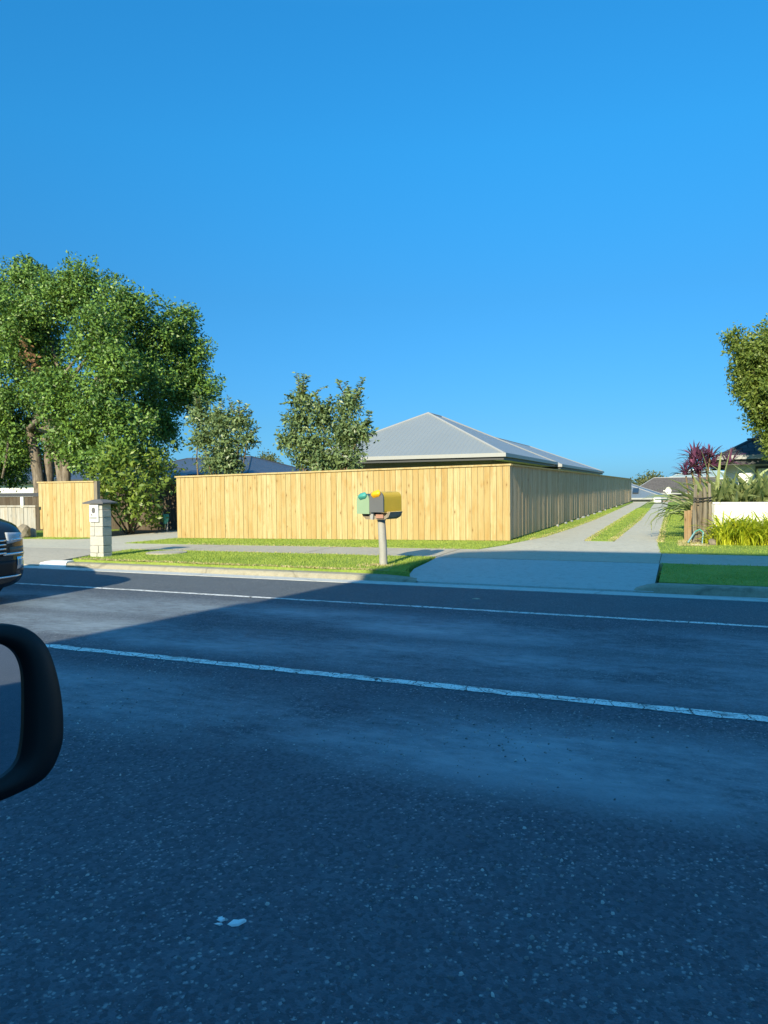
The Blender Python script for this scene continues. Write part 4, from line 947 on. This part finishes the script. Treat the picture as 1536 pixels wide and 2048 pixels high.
carp = bpy.data.objects.new('moving_car', None); C.objects.link(carp); carp.location = (-8.1, 6.22, 0)
tag(carp, 'dark car with chrome grille driving in at the left edge', 'car')
mb = MB(); mb.loft(hull(ST), True); body = place(mb.build('body', MAT['car']), carp)
mb = MB(); gl = lambda z, xa, xb, w: [(xa, -w * .8, z), (xa, w * .8, z), (xa - .25, w, z), (xb + .2, w, z), (xb, w * .8, z), (xb, -w * .8, z), (xb + .2, -w, z), (xa - .25, -w, z)]
mb.loft([gl(1.08, -1.15, -4.25, .84), gl(1.34, -1.6, -4.15, .77), gl(1.5, -1.95, -3.9, .68)], True, False); place(mb.build('window', MAT['glass']), carp)
mb = MB(); mb.loft([gl(1.501, -1.93, -3.92, .69), gl(1.55, -2.1, -3.8, .62)], True, False); place(mb.build('roof', MAT['car']), carp)
for x in (-.85, -3.5):
    for y in (-.76, .76): wheel(x, y, carp)
for s in (-1, 1):
    o = place(skin_patch(s * .36, s * .74, .78, .93, .01, 10, 4, lambda u, v: (u, v * (1 - .45 * u) + .3 * u)).build('headlight', MAT['lamp']), carp)
    place(skin_patch(s * .44, s * .70, .82, .84, .018, 8, 1).build('light_strip', MAT['chrome']), o)
    place(skin_patch(s * .52, s * .68, .44, .60, .01, 6, 4).build('fog_lamp_bezel', MAT['chrome']), carp)
    place(skin_patch(s * .56, s * .65, .47, .57, .02, 4, 4).build('fog_lamp', MAT['lamp']), carp)
    place(skin_patch(s * .30, s * .74, .63, .66, .014, 10, 1).build('chrome_strip', MAT['chrome']), carp)
    place(skin_patch(s * .40, s * .72, .665, .735, .008, 8, 2).build('bumper_corner', MAT['bronze']), carp)
gr = place(skin_patch(-.35, .35, .62, .86, .006, 14, 5).build('grille', MAT['black']), carp)
for k in range(4): place(skin_patch(-.34, .34, .65 + .055 * k, .672 + .055 * k, .018, 14, 1).build('grille_bar', MAT['chrome']), gr)
place(skin_patch(-.5, .5, .36, .56, .008, 14, 4).build('lower_grille', MAT['black']), carp)
place(skin_patch(-.6, .6, .335, .36, .02, 16, 1).build('bumper_lip', MAT['chrome']), carp)

own = bpy.data.objects.new('parked_car', None); C.objects.link(own); own.location = (0, 0, 0)
tag(own, 'dark car the photo is taken from, only its door mirror showing', 'car')
mb = MB(); ST2 = [(-2.35 - x * 0 + (-x) * 1.0, zb, min(zt, .86), w * .85) for x, zb, zt, w in ST]
mb.loft([[(x, y - .47, z) for x, y, z in r] for r in hull(ST2)], True); place(mb.build('body', MAT['car']), own)
for x in (-1.5, 1.3):
    for y in (-.6, .6):
        mbw = MB(); s = 1 if y > 0 else -1; mbw.loft([[(x + r * math.cos(q), y - .47 + s * dy, .31 + r * math.sin(q)) for q in [2 * math.pi * i / 24 for i in range(24)]] for r, dy in ((.2, -.15), (.31, -.13), (.31, .1), (.2, .11))], True); place(mbw.build('wheel', MAT['rubber']), own)
# door mirror: outline in its own plane (u outward, v up), facing the driver
D_ = .75
def cp(px, py, d=D_): return np.array([0, 0, EYE]) + WC @ np.array([px - CXP, CYP - py, -FPX]) / FPX * d
mc_ = cp(-30, 1420); fn = nrm(np.array([1, .02, -.10]) - nrm(mc_ - np.array([0, 0, EYE])))
uu = nrm(np.cross(np.array([0, 0, 1.]), fn)); vv = np.cross(fn, uu)
def on_plane(px, py, off=0.0):
    d = WC @ np.array([px - CXP, CYP - py, -FPX]); t = np.dot(mc_ + fn * off - np.array([0, 0, EYE]), fn) / np.dot(d, fn); p = np.array([0, 0, EYE]) + d * t - mc_; return np.array([np.dot(p, uu), np.dot(p, vv)])
outer = [(0, 1247), (28, 1249), (55, 1256), (78, 1270), (96, 1292), (110, 1325), (121, 1365), (128, 1410), (130, 1450), (128, 1482), (118, 1515), (104, 1541), (85, 1561), (50, 1581), (0, 1605), (-60, 1625), (-150, 1630), (-215, 1590), (-225, 1450), (-210, 1310), (-150, 1255), (-70, 1245)]
inner = [(0, 1287), (18, 1293), (33, 1305), (43, 1322), (49, 1345), (51, 1380), (51, 1420), (50, 1460), (47, 1490), (42, 1515), (33, 1532), (22, 1544), (0, 1560), (-40, 1575), (-120, 1575), (-170, 1550), (-180, 1450), (-172, 1340), (-140, 1296), (-60, 1284), (-40, 1284), (-20, 1285)]
def smooth_loop(pts, n=88):
    P = np.array([on_plane(*p) for p in pts]); k = len(P); out = []
    for i in range(n):
        t = i / n * k; a = int(t); f = t - a; p0, p1, p2, p3 = P[(a - 1) % k], P[a % k], P[(a + 1) % k], P[(a + 2) % k]
        out.append(.5 * ((2 * p1) + (p2 - p0) * f + (2 * p0 - 5 * p1 + 4 * p2 - p3) * f * f + (3 * p1 - p0 - 3 * p2 + p3) * f ** 3))
    return np.array(out)
O = smooth_loop(outer); I = smooth_loop(inner); cen = O.mean(0)
def ring(L, off, sc=1.0): return [tuple(mc_ + uu * ((q - cen) * sc + cen)[0] + vv * ((q - cen) * sc + cen)[1] + fn * off) for q in L]
mb = MB(); mb.loft([ring(I, -.012), ring(I, .004), ring(I * .6 + O * .4, .009), ring(O * .92 + I * .08, .004), ring(O, -.006)], False)
mh = place(mb.build('mirror_rim', MAT['black']), own)
mb = MB(); mb.loft([ring(O, -.0061), ring(O, -.02, 1.003), ring(O, -.05, .98), ring(O, -.085, .85), ring(O, -.105, .6), ring(O, -.11, .2)], True); place(mb.build('mirror_housing', MAT['car']), own)
mb = MB(); mb.add(ring(I, -.004), [list(range(len(I)))]); place(mb.build('mirror_glass', MAT['mirror']), mh)
mb = MB(); a = mc_ - uu * .1 - fn * .06; mb.tube([a + np.array([0, 0, -.03]), (mc_[0] + .05, .34, mc_[2] - .14), (mc_[0] + .05, .2, mc_[2] - .3)], [.04, .035, .03], 10); place(mb.build('mirror_arm', MAT['black']), own)
